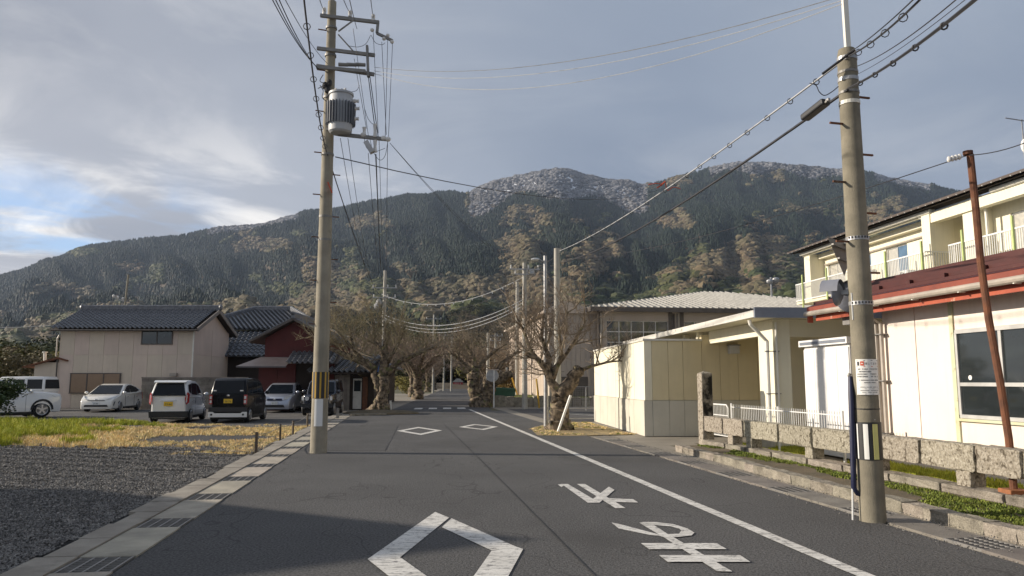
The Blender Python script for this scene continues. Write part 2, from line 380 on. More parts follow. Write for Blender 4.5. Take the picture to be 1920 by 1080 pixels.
sheet('tree_pit_soil',[[W(4.0,22.6),W(5.0,22.2),W(7.0,22.6),W(7.3,29.5),W(6.2,30),W(5.2,28.),W(4.35,26.)]],M['straw'],.006)
sheet('asphalt_patch',[[W(-2.3,18.4),W(-.38,18.2),W(-.16,27.7),W(-2.3,28)]],M['patch'],.004)
mb=MB()
for a,b in ((W(1.60,-2),W(1.60,15)),(W(1.60,15),W(1.56,29)),(W(-.38,18.2),W(-.14,27.7))):
    d=(b-a).normalized().cross(Vector((0,0,1)))*.007
    mb.add([a-d+Vector((0,0,.008)),a+d+Vector((0,0,.008)),b+d+Vector((0,0,.008)),b-d+Vector((0,0,.008))],[(0,1,2,3)])
p=W(-2.0,27); q=[]
for i in range(16):
    q.append(Vector(p)+Vector((0,0,.008))); p=p+Vector((random.uniform(-.15,.13),-.45,0))
for a,b in zip(q,q[1:]):
    d=Vector((.014,0,0)); mb.add([a-d,a+d,b+d,b-d],[(0,1,2,3)])
tag(mb.build('road_seams',M['tar']),kind='structure')

# markings, each a flat painted sheet on the road
def trace(name,polys,label,cat='road marking',group=None,z=.007,thing_=True):
    mb=MB()
    for i,p in enumerate(polys):
        mb.add([G(x,y)+Vector((0,0,z+.0006*i)) for x,y in p],[tuple(range(len(p)))])
    o=mb.build(name,M['paint'])
    c=Vector(); [c.__iadd__(v.co) for v in o.data.vertices]; c/=len(o.data.vertices); c.z=0
    o.data.transform(Matrix.Translation(-c)); o.location=c
    tag(o,label,cat,group); return o
def k4(x,y): return (1020+x/4.571,890+y/4.571)
trace('painted_letter',[[k4(*p) for p in q] for q in (
   [(118,88),(150,110),(160,104),(205,84),(148,84)],
   [(150,84),(205,84),(475,244),(375,244)],
   [(283,84),(352,84),(560,208),(700,292),(612,292),(420,170)],
   [(420,212),(475,246),(605,135),(555,108)],
   [(560,208),(765,216),(808,244),(590,240)])],'white angular painted letter nearer the crossing, upside down to us')
trace('painted_letter',[[k4(*p) for p in q] for q in (
   [(578,415),(660,432),(940,506),(1060,540),(900,520),(640,466)],
   [(815,416),(900,410),(1100,540),(1020,540)],
   [(840,412),(960,412),(1110,430),(1090,450),(935,436)],
   [(1090,450),(1110,430),(1230,468),(1290,504),(1180,488),(1160,470)],
   [(1180,484),(1290,504),(1265,528),(1150,520)],
   [(1150,514),(1268,528),(1120,544),(1000,538),(1060,518)],
   [(1020,541),(1105,541),(1616,840),(1485,838)],
   [(830,596),(1480,596),(1568,648),(900,648)],
   [(985,700),(1680,700),(1770,758),(1060,758)])],'white painted kana letter with a loop and two bars, nearest to us')
def k6(x,y): return (680+x/6,950+y/6)
trace('painted_diamond',[[k6(*p) for p in q] for q in (
   [(815,65),(972,130),(400,595),(55,598)],
   [(1000,138),(1730,460),(1450,500),(890,238)],
   [(1730,460),(1805,485),(1640,790),(1250,790),(1450,505)],
   [(55,600),(430,585),(720,790),(1060,1050),(820,1080),(290,790)],
   [(1640,790),(1250,790),(830,1080),(1060,1250)])],'large cracked white diamond in the foreground, half in shadow')
def diamond(cx,cy,hw,hh,w,name_label):
    """hollow diamond in road frame"""
    o=[(cx-hw,cy),(cx,cy-hh),(cx+hw,cy),(cx,cy+hh)]; k=1-w
    i=[(cx+(x-cx)*k,cy+(y-cy)*k) for x,y in o]; mb=MB()
    for a in range(4):
        b=(a+1)%4; mb.add([(o[a][0]-cx,o[a][1]-cy,.008),(o[b][0]-cx,o[b][1]-cy,.008),(i[b][0]-cx,i[b][1]-cy,.008),(i[a][0]-cx,i[a][1]-cy,.008)],[(0,1,2,3)])
    ob=mb.build('painted_diamond',M['paint'],loc=W(cx,cy),rz=AL); tag(ob,name_label,'road marking','painted diamonds')
diamond(.57,25.2,.74,2.05,.32,'smaller white diamond on the left lane past the dark seam')
diamond(2.68,27.0,.70,1.75,.32,'small white diamond beside the right edge line, farthest of the three')
bpy.data.objects['painted_diamond']['group']='painted diamonds'
mb=MB(); z=.008
s=-3.
while s<43.6:
    ln=random.uniform(.25,.9); e=min(s+ln,43.6); j=random.uniform(-.004,.004)
    if s>22: e=43.6
    if 23.8<s: pass
    mb.add([W(3.735+j,s,z),W(3.885+j,s,z),W(3.885+j,e-.012,z),W(3.735+j,e-.012,z)],[(0,1,2,3)]); s=e
tag(mb.build('edge_line',M['paint']),'long white line along the right edge of the road','road marking')
for i,x in enumerate((775,799,823,847)):
    p=W(.95+i*.85,45.5+i*.1)
    o=MB().add([(-.24,-1.1,.008),(.24,-1.1,.008),(.24,1.1,.008),(-.24,1.1,.008)],[(0,1,2,3)]).build('crossing_bar',M['paint'],loc=p,rz=AL*.6)
    tag(o,['leftmost white bar of the distant crossing','second white bar from the left of the distant crossing','third white bar from the left of the distant crossing','rightmost white bar of the distant crossing'][i],'road marking','bars of the pedestrian crossing')
for k,(t,s) in enumerate(((8.2,37),(8.9,37),(11.2,37.3),(11.9,37.3))):
    o=MB().add([(-.06,-3,.002),(.06,-3,.002),(.06,3,.002),(-.06,3,.002)],[(0,1,2,3)]).build('parking_line',M['paint'],loc=W(t,s),rz=AL+.35)
    tag(o,['leftmost','second','third','rightmost'][k]+' white parking bay line on the lot behind the gnarled tree','road marking','parking bay lines')

# ------------------------------------------------------------ left gutter channel
gut=thing('gutter_channel','concrete drain channel with metal gratings along the left road edge','drain',W(0,0),AL)
tag(gut,kind='structure'); del gut['category']
sm=MB().box(-.245,.245,-.698,.698,-.06,.014).mesh('slab',M['slab'])
gm=MB()
gm.box(-.225,.225,-.28,.28,-.05,-.035)
for k in range(9): gm.box(-.225,.225,-.27+k*.0675-.004,-.27+k*.0675+.004,-.03,.012)
for k in range(5): gm.box(-.22+k*.11-.009,-.22+k*.11+.009,-.28,.28,-.03,.013)
gm=gm.mesh('grate',M['galvd'])
for k in range(22):
    s=7.35-4+ (k)*1.98
    if s>44: break
    share('grate',gm,gut,(-2.63,s,0)); share('slab',sm,gut,(-2.63,s+.99,random.uniform(-.002,.002)))
kb=MB(); prev=None
for k in range(60):
    s=-2+k*.8; wob=.05*math.sin(s*1.3)+.03*math.sin(s*3.1+1)
    kb.box(-3.22-wob,-2.885,s+.004,s+.796,-.06,.03+.004*math.sin(k*2.1))
tag(kb.build('left_kerb',M['concrete'],loc=(0,0,0),rz=AL),kind='structure')
# right drain, kerb
gr=thing('right_drain','concrete drain along the right road edge','drain',W(0,0),AL); tag(gr,kind='structure'); del gr['category']
sm2=MB().box(-.23,.23,-.69,.69,-.06,.012).mesh('slab',M['slab_dark'])
for k in range(11):
    s=1.3+k*1.9; share('slab',sm2,gr,(5.72,s+.97,random.uniform(-.002,.002)))
    share('grate',gm,gr,(5.72,s,0))
ks=thing('stone_kerb','worn kerb of rough stones along the right roadside','kerb',W(0,0),AL); tag(ks,kind='structure'); del ks['category']
kms=[]
for v in range(5):
    bm=bmesh.new(); bmesh.ops.create_cube(bm,size=1); bmesh.ops.subdivide_edges(bm,edges=bm.edges,cuts=2,use_grid_fill=True)
    for q in bm.verts: q.co+=Vector((random.uniform(-.03,.03),random.uniform(-.012,.012),random.uniform(-.05,.05)))
    me=bpy.data.meshes.new('kerb_stone'); bm.to_mesh(me); bm.free(); me.materials.append(M['kerbstone']); kms.append(me)
s=0.2
for k in range(40):
    ln=random.uniform(.38,.62)
    if s+ln>17.6: break
    tt=6.12+(.20 if s>11.5 else 0)*min(1,(s-11.5)/3)
    share('kerb_stone',kms[k%5],ks,(tt+.1,s+ln/2,.05),(0,0,random.uniform(-.02,.02)),(.22,ln-.012,.15+random.uniform(-.015,.015))); s+=ln
sheet('verge_soil',[rectst(6.3,7.45,-2,17.6)],M['soil'],.085)
sheet('grass_bank',[rectst(7.45,9.3,-2,19)],M['soil'],.02)

# ------------------------------------------------------------ stone fence and gate post (road frame)
def ft(s): return 7.30+(18-s)*.028
fen=thing('stone_fence','weathered stone rail fence along the right roadside','fence',W(7.3,0),AL)
FM=M['stone']
def rough_box(name,x0,x1,y0,y1,z0,z1,m,parent,cuts=3,j=.008):
    bm=bmesh.new(); bmesh.ops.create_cube(bm,size=1)
    bmesh.ops.bevel(bm,geom=list(bm.edges),offset=.03,segments=1,affect='EDGES')
    bmesh.ops.subdivide_edges(bm,edges=[e for e in bm.edges if e.calc_length()>.5],cuts=cuts,use_grid_fill=True)
    sx,sy,sz=x1-x0,y1-y0,z1-z0
    for q in bm.verts: q.co=Vector((q.co.x*sx,q.co.y*sy,q.co.z*sz))+Vector([random.uniform(-j,j) for _ in range(3)])
    me=bpy.data.meshes.new(name); bm.to_mesh(me); bm.free(); me.materials.append(m)
    return share(name,me,parent,((x0+x1)/2,(y0+y1)/2,(z0+z1)/2))
rj=[17.95,16.9,15.9,14.4,13.2,11.9,10.35,9.3,8.55,7.0,5.4,3.5]
for a,b in zip(rj,rj[1:]):
    t=ft((a+b)/2)-7.3; rough_box('rail_stone',t,t+.24,b+.008,a-.008,.40,.755,FM,fen,4)
bj=[17.95,16.7,15.7,14.6,13.3,12.2,11.0,9.9,8.8,7.6,6.2,4.6,3.2]
for a,b in zip(bj,bj[1:]):
    t=ft((a+b)/2)-7.3; rough_box('base_stone',t-.06,t+.26,b+.006,a-.006,.02,.19,M['kerbstone'],fen,4)
for x in (1359,1391,1493,1600,1756):
    u=(x-960)/1409; Y=7.35/(u*CA+SA); s=ST_((u*Y,Y))[0]; t=ft(s)-7.3
    rough_box('fence_post',t+.01,t+.25,s-.13,s+.13,.191,.40,FM,fen,2,.005)
for s in (6.9,4.8):
    t=ft(s)-7.3; rough_box('fence_post',t+.01,t+.25,s-.13,s+.13,.191,.40,FM,fen,2,.005)
gp=thing('gate_post','square weathered stone gate post with a black stained plaque','gate post',W(7.44,18.13),AL)
rough_box('shaft',-.14,.14,-.16,.14,.0,1.80,M['stone'],gp,5,.006)
MB().add([(-.13,-.15,1.80),(.13,-.15,1.80),(.13,.13,1.80),(-.13,.13,1.80),(0,0,1.86)],[(0,1,4),(1,2,4),(2,3,4),(3,0,4)]).build('cap',M['stone'],gp)
MB().box(-.12,.125,-.172,-.158,.62,1.78).build('plaque',M['pillar_dark'],gp)

# ------------------------------------------------------------ grass and stones (geometry nodes on points)
def scatter(name,pts,protos,scale,rot,mats_idx,kind='stuff',label=None,cat=None):
    me=bpy.data.meshes.new(name); me.from_pydata([tuple(p) for p in pts],[],[])
    a=me.attributes.new('sc','FLOAT_VECTOR','POINT'); a.data.foreach_set('vector',np.asarray(scale,dtype=np.float32).ravel())
    a=me.attributes.new('rt','FLOAT_VECTOR','POINT'); a.data.foreach_set('vector',np.asarray(rot,dtype=np.float32).ravel())
    a=me.attributes.new('ix','INT','POINT'); a.data.foreach_set('value',np.asarray(mats_idx,dtype=np.int32))
    o=bpy.data.objects.new(name,me); COL.objects.link(o); tag(o,label,cat,kind=kind)
    c=bpy.data.collections.new(name+'_kit')
    for i,p in enumerate(protos):
        q=bpy.data.objects.new('k%02d_%s'%(i,p.name),p); c.objects.link(q)
    g=bpy.data.node_groups.new(name,'GeometryNodeTree'); g.interface.new_socket('Geometry',in_out='INPUT',socket_type='NodeSocketGeometry'); g.interface.new_socket('Geometry',in_out='OUTPUT',socket_type='NodeSocketGeometry')
    n=g.nodes.new; gi=n('NodeGroupInput'); go=n('NodeGroupOutput'); iop=n('GeometryNodeInstanceOnPoints'); ci=n('GeometryNodeCollectionInfo')
    ci.inputs[0].default_value=c; ci.inputs[1].default_value=True; ci.inputs[2].default_value=True
    def at_(nm,ty):
        x=n('GeometryNodeInputNamedAttribute'); x.data_type=ty; x.inputs[0].default_value=nm; return x.outputs[0]
    l=g.links.new; l(gi.outputs[0],iop.inputs['Points']); l(ci.outputs[0],iop.inputs['Instance']); iop.inputs['Pick Instance'].default_value=True
    l(at_('ix','INT'),iop.inputs['Instance Index'])
    er=n('FunctionNodeEulerToRotation'); l(at_('rt','FLOAT_VECTOR'),er.inputs[0]); l(er.outputs[0],iop.inputs['Rotation']); l(at_('sc','FLOAT_VECTOR'),iop.inputs['Scale'])
    l(iop.outputs[0],go.inputs[0])
    m=o.modifiers.new('scatter','NODES'); m.node_group=g
    return o
def tuft(n,h,spread,m,wid=.006):
    mb=MB()
    for _ in range(n):
        a=random.uniform(0,6.28); r=random.uniform(0,spread); x,y=r*math.cos(a),r*math.sin(a)
        b=random.uniform(0,6.28); ln=h*random.uniform(.5,1.1); lean=random.uniform(.1,.6)*ln
        dx,dy=lean*math.cos(b),lean*math.sin(b); wx,wy=-math.sin(b)*wid,math.cos(b)*wid
        mb.add([(x-wx,y-wy,0),(x+wx,y+wy,0),(x+dx*.45+wx*.7,y+dy*.45+wy*.7,ln*.6),(x+dx*.45-wx*.7,y+dy*.45-wy*.7,ln*.6),(x+dx,y+dy,ln)],[(0,1,2,3),(3,2,4)])
    return mb.mesh('tuft',m)
def eul(n,tilt=0.):
    return np.stack([rng.uniform(-tilt,tilt,n),rng.uniform(-tilt,tilt,n),rng.uniform(0,6.28,n)],1)
def uni(n,a,b):
    s=rng.uniform(a,b,n); return np.stack([s,s,s],1)
def proj(P):
    X,Y=P[:,0],P[:,1]; Z=(P[:,2] if P.shape[1]>2 else 0)-EYE
    d=Y*CT+Z*ST; return 960+F*X/d, 540-F*(-Y*ST+Z*CT)/d
# noise for placing
def vnoise(x,y,seed=0):
    r=np.random.default_rng(seed); T=r.random((64,64))
    xi=np.floor(x).astype(int); yi=np.floor(y).astype(int); fx=x-xi; fy=y-yi; fx=fx*fx*(3-2*fx); fy=fy*fy*(3-2*fy)
    a=T[xi%64,yi%64]; b=T[(xi+1)%64,yi%64]; c=T[xi%64,(yi+1)%64]; d=T[(xi+1)%64,(yi+1)%64]
    return (a*(1-fx)+b*fx)*(1-fy)+(c*(1-fx)+d*fx)*fy
def fbm(x,y,o=4,seed=0): 
    v=0; a=.5; t=0
    for i in range(o): v=v+a*vnoise(x*2**i,y*2**i,seed+i); t+=a; a*=.5
    return v/t
n=60000
P=np.stack([rng.uniform(-34,-3.3,n),rng.uniform(17,30.5,n)],1)
s_=-SA*P[:,0]+CA*P[:,1]; t_=CA*P[:,0]+SA*P[:,1]
X,Y_=proj(np.c_[P,np.zeros(n)])
edge=np.interp(X,[0,130,300,470,520,600],[836,838,852,853,845,800])
edge2=np.interp(X,[-200,0,250,470,600],[782,785,793,797,795])
nz_=fbm(P[:,0]*.5,P[:,1]*.5,4,3)
keep=(t_<-3.35)&(Y_<edge+ (nz_-.5)*26)&(Y_>edge2)&(nz_>.36+.24*np.exp(-((X-370)/110)**2-((Y_-819)/9)**2)+np.where(X>250,.05,0)*(rng.random(n)))&(X>-260)
P=P[keep];X=X[keep];Y_=Y_[keep];nz_=nz_[keep]
green=((nz_*.5+fbm(P[:,0]*.8,P[:,1]*.8,3,9)*.5+ (150-X)/800 + (812-Y_)/90)>.5)
n=len(P); sc=uni(n,.5,1.25); sc[:,2]*=np.where(green,1.0,.75)
sc[:,2]*=np.interp(X,[0,200,300],[2.0,1.6,.9])*np.where(green,1,.8)
kk=green|(rng.random(n)<.6); P=P[kk];sc=sc[kk];green=green[kk];n=len(P)
tg=[tuft(13,.13,.07,M['grass_green'],.009) for _ in range(3)]+[tuft(13,.13,.08,M['grass_dry'],.007) for _ in range(3)]
scatter('grass',np.c_[P,np.full(n,-.02)],tg,sc,eul(n,.1),rng.integers(0,3,n)+np.where(green,0,3),label='patch of green and straw coloured grass between gravel and car park',cat='grass')
# gravel
n=230000
rr=rng.uniform(0,1,n); s_=5.5+rr**1.7*16; t_=-3.28-rng.uniform(0,1,n)**1.1*(s_*.9)
Pw=np.stack([t_*CA-s_*SA,t_*SA+s_*CA],1)
keep=(Pw[:,1]<20.5)&(Pw[:,0]/np.maximum(Pw[:,1],1)>-.75)&(Pw[:,1]>5.8)
Pw=Pw[keep]; n=len(Pw)
rut=.032*np.sin((Pw[:,1]*1.0+Pw[:,0]*.35)*9+3*fbm(Pw[:,0]*.6,Pw[:,1]*.6,2,5))*(fbm(Pw[:,0]*.35,Pw[:,1]*.35,2,8)>.48)
zz_=-.012+np.maximum(rut,0)+.012*fbm(Pw[:,0]*1.3,Pw[:,1]*1.3,2,4)
prot=[]
for v in range(4):
    bm=bmesh.new(); bmesh.ops.create_icosphere(bm,subdivisions=1,radius=1)
    for q in bm.verts: q.co*=random.uniform(.6,1.15); q.co.z*=.65
    me=bpy.data.meshes.new('pebble'); bm.to_mesh(me); bm.free(); me.materials.append(M['pebble']); prot.append(me)
sc=uni(n,.006,.017)*(1+np.maximum(0,Pw[:,1:2]-10)*.05)
scatter('gravel',np.c_[Pw,zz_],prot,sc,eul(n,1.),rng.integers(0,4,n),label='dark crushed gravel covering the yard left of the road',cat='gravel')
# verge plants
n=3500; s_=rng.uniform(2,17.6,n); t_=rng.uniform(6.36,7.3,n)
nn=fbm(s_*.7,t_*1.5,3,21); bias=np.clip((t_-6.7)*.6,-.2,.3)+np.where((s_<10.5),.12,0)+np.where(s_>15.5,-.3,0)
k=(nn+bias)>.62; s_=s_[k];t_=t_[k];n=len(s_)
scatter('verge_plants',np.stack([t_*CA-s_*SA,t_*SA+s_*CA,np.full(n,.085)],1),[tuft(14,.032,.06,M['moss'],.009) for _ in range(3)],uni(n,.6,1.3),eul(n,.2),rng.integers(0,3,n),label='low moss and weeds growing behind the stone kerb',cat='weeds')
n=2600; s_=rng.uniform(2,30,n); t_=np.where(rng.random(n)<.6,6.08-rng.exponential(.12,n),5.4+rng.normal(0,.06,n)); n=len(s_)
scatter('roadside_grit',np.stack([t_*CA-s_*SA,t_*SA+s_*CA,np.full(n,.012)],1),prot,uni(n,.004,.012),eul(n,1.),rng.integers(0,4,n),label='grit and crumbs collected along the right drain',cat='grit')
n=9000; s_=rng.uniform(2,18,n); t_=rng.uniform(7.62,9.2,n); nn=fbm(s_*.5,t_*1.2,3,31); k=nn>.38; s_=s_[k];t_=t_[k];n=len(s_)
scatter('lawn_strip',np.stack([t_*CA-s_*SA,t_*SA+s_*CA,np.full(n,.02)],1),[tuft(14,.10,.07,M['grass_green'],.009) for _ in range(3)],uni(n,.6,1.2),eul(n,.2),rng.integers(0,3,n),label='green grass behind the stone fence',cat='grass')
n=1100; s_=rng.uniform(22.5,29.5,n); t_=rng.uniform(4.2,7.2,n); nn=fbm(s_*1.1,t_*1.5,3,41); k=(nn>.5)&(t_>4.15+np.maximum(0,(s_-25)*.35)); s_=s_[k];t_=t_[k];n=len(s_)
scatter('tree_pit_grass',np.stack([t_*CA-s_*SA,t_*SA+s_*CA,np.full(n,.006)],1),[tuft(12,.05,.08,M['grass_dry'],.008) for _ in range(2)]+[tuft(12,.05,.08,M['moss'],.008)],uni(n,.5,1.),eul(n,.2),rng.integers(0,3,n),label='sparse dry grass around the foot of the gnarled tree',cat='grass')

# ------------------------------------------------------------ mountains
def sky_y(px):
    return np.interp(px,[-900,-600,-300,-100,0,40,90,150,220,330,400,470,540,600,700,760,870,930,1000,1045,1090,1150,1200,1240,1300,1360,1400,1440,1520,1600,1680,1750,1820,1900,2100,2400,2900],
      [690,660,600,548,524,514,490,472,455,450,434,427,410,398,381,369,364,342,324,319,332,342,348,345,327,310,305,308,314,324,337,352,370,385,440,500,600])
FT=(np.array([0,110,200,300,420,700,1100,1600,2150,2500,2650,2900,3400.]),np.array([0,0,.03,.09,.17,.30,.44,.62,.84,.97,1.,.93,.75]))
def terr(px,Y):
    f=np.interp(Y,*FT); left=np.clip((620-px)/500,0,1)      # the left flank stays low until far out
    f=f*(1-left)+left*np.interp(Y,[0,200,500,900,1300,1700,2200,2650,2900,3400],[0,.02,.12,.30,.42,.58,.85,1.,.93,.75])
    ys=sky_y(px); span=715-ys
    rid=1-np.abs(2*fbm(px/330+np.log(np.maximum(Y,50))*1.5+3,np.log(np.maximum(Y,50))*2.2,3,77)-1)
    rid2=fbm(px/90+Y/500,Y/260,3,55)-.5
    env=np.clip(4*f*(1-f),0,1)
    gul=np.abs(fbm(px/70+Y/1400,Y/1300,3,66)-.5)*2
    y=715-span*f-((rid-.62)*120+rid2*26-(gul<.0)+np.clip(gul-.12,0,.4)*70-10)*env
    y=y-(fbm(px/38,Y/300,3,12)-.5)*13*np.clip(f,0,1)
    y=np.where(Y<160,715,y)
    return y
def tpos(px,Y):
    y=terr(px,Y); v=(540-y)/F; u=(px-960)/F; k=Y/(CT-v*ST)
    z=EYE+(ST+v*CT)*k-1.75*np.clip(1-(Y-140)/450,0,1)
    return np.stack([u*k,Y+0*u,np.maximum(z,-1.)],-1),y
pxs=np.arange(-560,2401,13.); Ys=np.geomspace(125,2950,120)
PX,YY=np.meshgrid(pxs,Ys); TP,_=tpos(PX,YY)
nr,nc=PX.shape; idx=np.arange(nr*nc).reshape(nr,nc)
fc=np.stack([idx[:-1,:-1],idx[:-1,1:],idx[1:,1:],idx[1:,:-1]],-1).reshape(-1,4)
me=bpy.data.meshes.new('hills'); me.from_pydata(TP.reshape(-1,3).tolist(),[],fc.tolist()); me.shade_smooth()
hm=mat('hillside',(.085,.062,.04),.95,scale=.004,col2=(.05,.045,.03),bump=.0,grain=.2,gscale=.05)
t=hm.node_tree; b=t.nodes['Principled BSDF']; src=b.inputs['Base Color'].links[0].from_socket
att=t.nodes.new('ShaderNodeAttribute'); att.attribute_name='snow'; mx=t.nodes.new('ShaderNodeMix'); mx.data_type='RGBA'
g2=t.nodes.new('ShaderNodeNewGeometry'); n2=t.nodes.new('ShaderNodeTexNoise'); n2.inputs['Scale'].default_value=.03; n2.inputs['Detail'].default_value=6; t.links.new(g2.outputs['Position'],n2.inputs['Vector'])
ad=t.nodes.new('ShaderNodeMath'); ad.operation='ADD'; t.links.new(att.outputs['Fac'],ad.inputs[0]); t.links.new(n2.outputs['Fac'],ad.inputs[1])
mrn=t.nodes.new('ShaderNodeMapRange'); t.links.new(ad.outputs[0],mrn.inputs[0]); mrn.inputs[1].default_value=.98; mrn.inputs[2].default_value=1.2
t.links.new(mrn.outputs[0],mx.inputs[0]); t.links.new(src,mx.inputs[6]); mx.inputs[7].default_value=(.8,.82,.86,1); t.links.new(mx.outputs[2],b.inputs['Base Color'])
def snowf(px,y,Y):
    d=y-sky_y(px)
    a=np.where((px>885)&(px<1215)&(Y>1700),np.clip(1.15-d/70,0,1),0)
    b_=np.where((px>1330)&(px<1600)&(Y>1900),np.clip(.9-d/34,0,1),0)
    c=np.where((px>1640)&(px<1740)&(Y>1900),np.clip(.45-d/40,0,1),0)
    def spot(x0,y0,rx,ry): return np.clip(1.4-((px-x0)/rx)**2-((y-y0)/ry)**2,0,1)
    s_=np.maximum.reduce([spot(670,425,7,14),spot(1612,382,14,8),spot(1440,405,9,10),spot(1452,388,5,5),spot(975,368,20,12)*1.0])*(Y>1200)
    return np.maximum.reduce([a*.80,b_*.80,c*.6,s_])*np.clip((d-1)/5,0,1)
_,YP=tpos(PX,YY)
at_=me.attributes.new('snow','FLOAT','POINT'); at_.data.foreach_set('value',snowf(PX,YP,YY).astype(np.float32).ravel())
me.materials.append(hm); ho=bpy.data.objects.new('hills',me); link(ho); tag(ho,kind='structure')
# forest prototypes
def conifer(nt_=4,h=1.,r=.22):
    mb=MB(); n=7
    for k in range(nt_):
        z0=h*(.08+.8*k/nt_); z1=min(h,z0+h*.48); rr=r*(1-.75*k/nt_); vs=[]
        for i in range(n):
            a=6.283*i/n+k; q=rr*random.uniform(.7,1.2); vs.append((q*math.cos(a),q*math.sin(a),z0-random.uniform(0,.05)))
        vs.append((random.uniform(-.01,.01),0,z1)); mb.add(vs,[(i,(i+1)%n,n) for i in range(n)])
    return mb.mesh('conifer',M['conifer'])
def lump(m,name,leaf=0,sub=1,jag=.3):
    bm=bmesh.new(); bmesh.ops.create_icosphere(bm,subdivisions=sub+1,radius=.5)
    off=Vector((random.random()*9,random.random()*9,0))
    for q in bm.verts:
        k=1+jag*mnoise.noise(q.co*4+off)+random.uniform(-jag,jag)*.45; q.co*=k; q.co.z=q.co.z*.85+.42
    me=bpy.data.meshes.new(name); bm.to_mesh(me); bm.free(); me.materials.append(m); return me
def leafy(m,name,n=420,s=.045,lumps=9):
    """crown of small leaf clumps spread through lumpy volume, unit height"""
    mb=MB(); cs=[(Vector((random.uniform(-.32,.32),random.uniform(-.32,.32),random.uniform(.3,.85))),random.uniform(.14,.27)) for _ in range(lumps)]
    for _ in range(n):
        c,r=random.choice(cs); d=Vector((random.gauss(0,1),random.gauss(0,1),random.gauss(0,1))).normalized()
        p=c+d*r*random.uniform(.7,1.05); u=Vector((random.gauss(0,1),random.gauss(0,1),random.gauss(0,1))); u=(u-d*u.dot(d)*.6).normalized(); v=u.cross(d+Vector((.01,0,0))).normalized()
        q=s*random.uniform(.6,1.3); mb.add([p-u*q,p+v*q*.7,p+u*q,p-v*q*.7],[(0,1,2,3)])
    return mb.mesh(name,m)
def stickball(m,name,n=160):
    mb=MB()
    for _ in range(n):
        a=random.uniform(0,6.283); r=random.uniform(.05,.45); x,y=r*math.cos(a),r*math.sin(a); z=random.uniform(.2,.75)
        d=Vector((x*.9,y*.9,.35+random.uniform(-.1,.25))).normalized()*random.uniform(.1,.3); p=Vector((x*.7,y*.7,z)); w=Vector((random.uniform(-1,1),random.uniform(-1,1),random.uniform(-1,1))).normalized()*.008
        mb.add([p-w,p+w,p+d],[(0,1,2)])
    mb.tube([(0,0,0),(0,0,.4)],.02,4)
    return mb.mesh(name,m)
random.seed(5)
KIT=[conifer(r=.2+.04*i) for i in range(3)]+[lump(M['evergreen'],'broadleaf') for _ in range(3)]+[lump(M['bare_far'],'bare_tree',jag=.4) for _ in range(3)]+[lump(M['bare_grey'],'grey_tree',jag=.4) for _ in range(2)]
def typ(px,y,Y,rn):
    d=y-sky_y(px); span=715-sky_y(px); f=1-d/np.maximum(span,1)
    nz=fbm(px/75,y/42,4,101)+ (rn-.5)*.15
    q=fbm(px/60+5,y/34,4,140)+(rn-.5)*.06
    dth=np.interp(f,[0,.3,.45,.58,.7,1],[.50,.47,.46,.54,.66,.72]); dth=dth+np.interp(px,[350,620,1250,1500],[.14,0,0,.03])  # fewer brown trees high up and at left, standing in for cloud shadow
    dec=nz>dth
    cth=np.interp(f,[0,.2,.35,.5,.62,1],[.64,.60,.55,.45,.30,.2])
    t=np.where(dec,2,np.where(q>cth,0,1))
    sn=((px>880)&(px<1215)&(d<46+12*np.sin(px/23.)))|((px>1330)&(px<1590)&(d<20+6*np.sin(px/17.)))|((px>1640)&(px<1745)&(d<12))|((px>390)&(px<560)&(d<8))
    t=np.where(sn,3,t)
    return t,sn
def forest(name,n,Y0,Y1,x0,x1,kit,hfun,label,seed,near=False):
    r=np.random.default_rng(seed)
    px=r.uniform(x0,x1,n); Y=np.exp(r.uniform(math.log(Y0),math.log(Y1),n))
    if not near: Y=Y0+(Y1-Y0)*r.uniform(0,1,n)**.85
    P,y=tpos(px,Y); rn=r.random(n); t,sn=typ(px,y,Y,rn)
    dd_=y-sky_y(px); keep=~(sn&(rn<.66)&(dd_>4))&(snowf(px,y,Y)<1.2)
    P=P[keep];t=t[keep];Y=Y[keep];rn=rn[keep]; n=len(P)
    ix=np.where(t==0,r.integers(0,3,n),np.where(t==1,3+r.integers(0,3,n),np.where(t==2,6+r.integers(0,3,n),9+r.integers(0,2,n))))
    h=hfun(Y,n,r); h=np.where(t==0,h*.72,h); wd=np.where(t==0,h*r.uniform(1.0,1.5,n),h*r.uniform(.8,1.2,n)); h=np.where(t==0,h*1.1,h*.8); h=np.where(t==3,h*.7,h)
    wd=np.where(t==3,wd*.75,wd)
    sc=np.stack([wd,wd,h],1); P[:,2]-=.5
    return scatter(name,P,kit,sc,eul(n,.06),ix,label=label,cat='forest')
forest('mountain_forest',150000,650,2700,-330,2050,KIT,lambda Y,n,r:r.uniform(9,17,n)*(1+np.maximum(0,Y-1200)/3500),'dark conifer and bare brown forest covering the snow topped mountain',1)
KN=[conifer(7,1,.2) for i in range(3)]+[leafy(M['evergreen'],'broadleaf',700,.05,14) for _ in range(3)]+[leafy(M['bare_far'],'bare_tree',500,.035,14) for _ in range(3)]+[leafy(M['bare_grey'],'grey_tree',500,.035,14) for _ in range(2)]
forest('foothill_forest',20000,176,680,-250,2000,KN,lambda Y,n,r:r.uniform(6,12,n),'olive and dark green woods at the foot of the mountain',2,near=True)

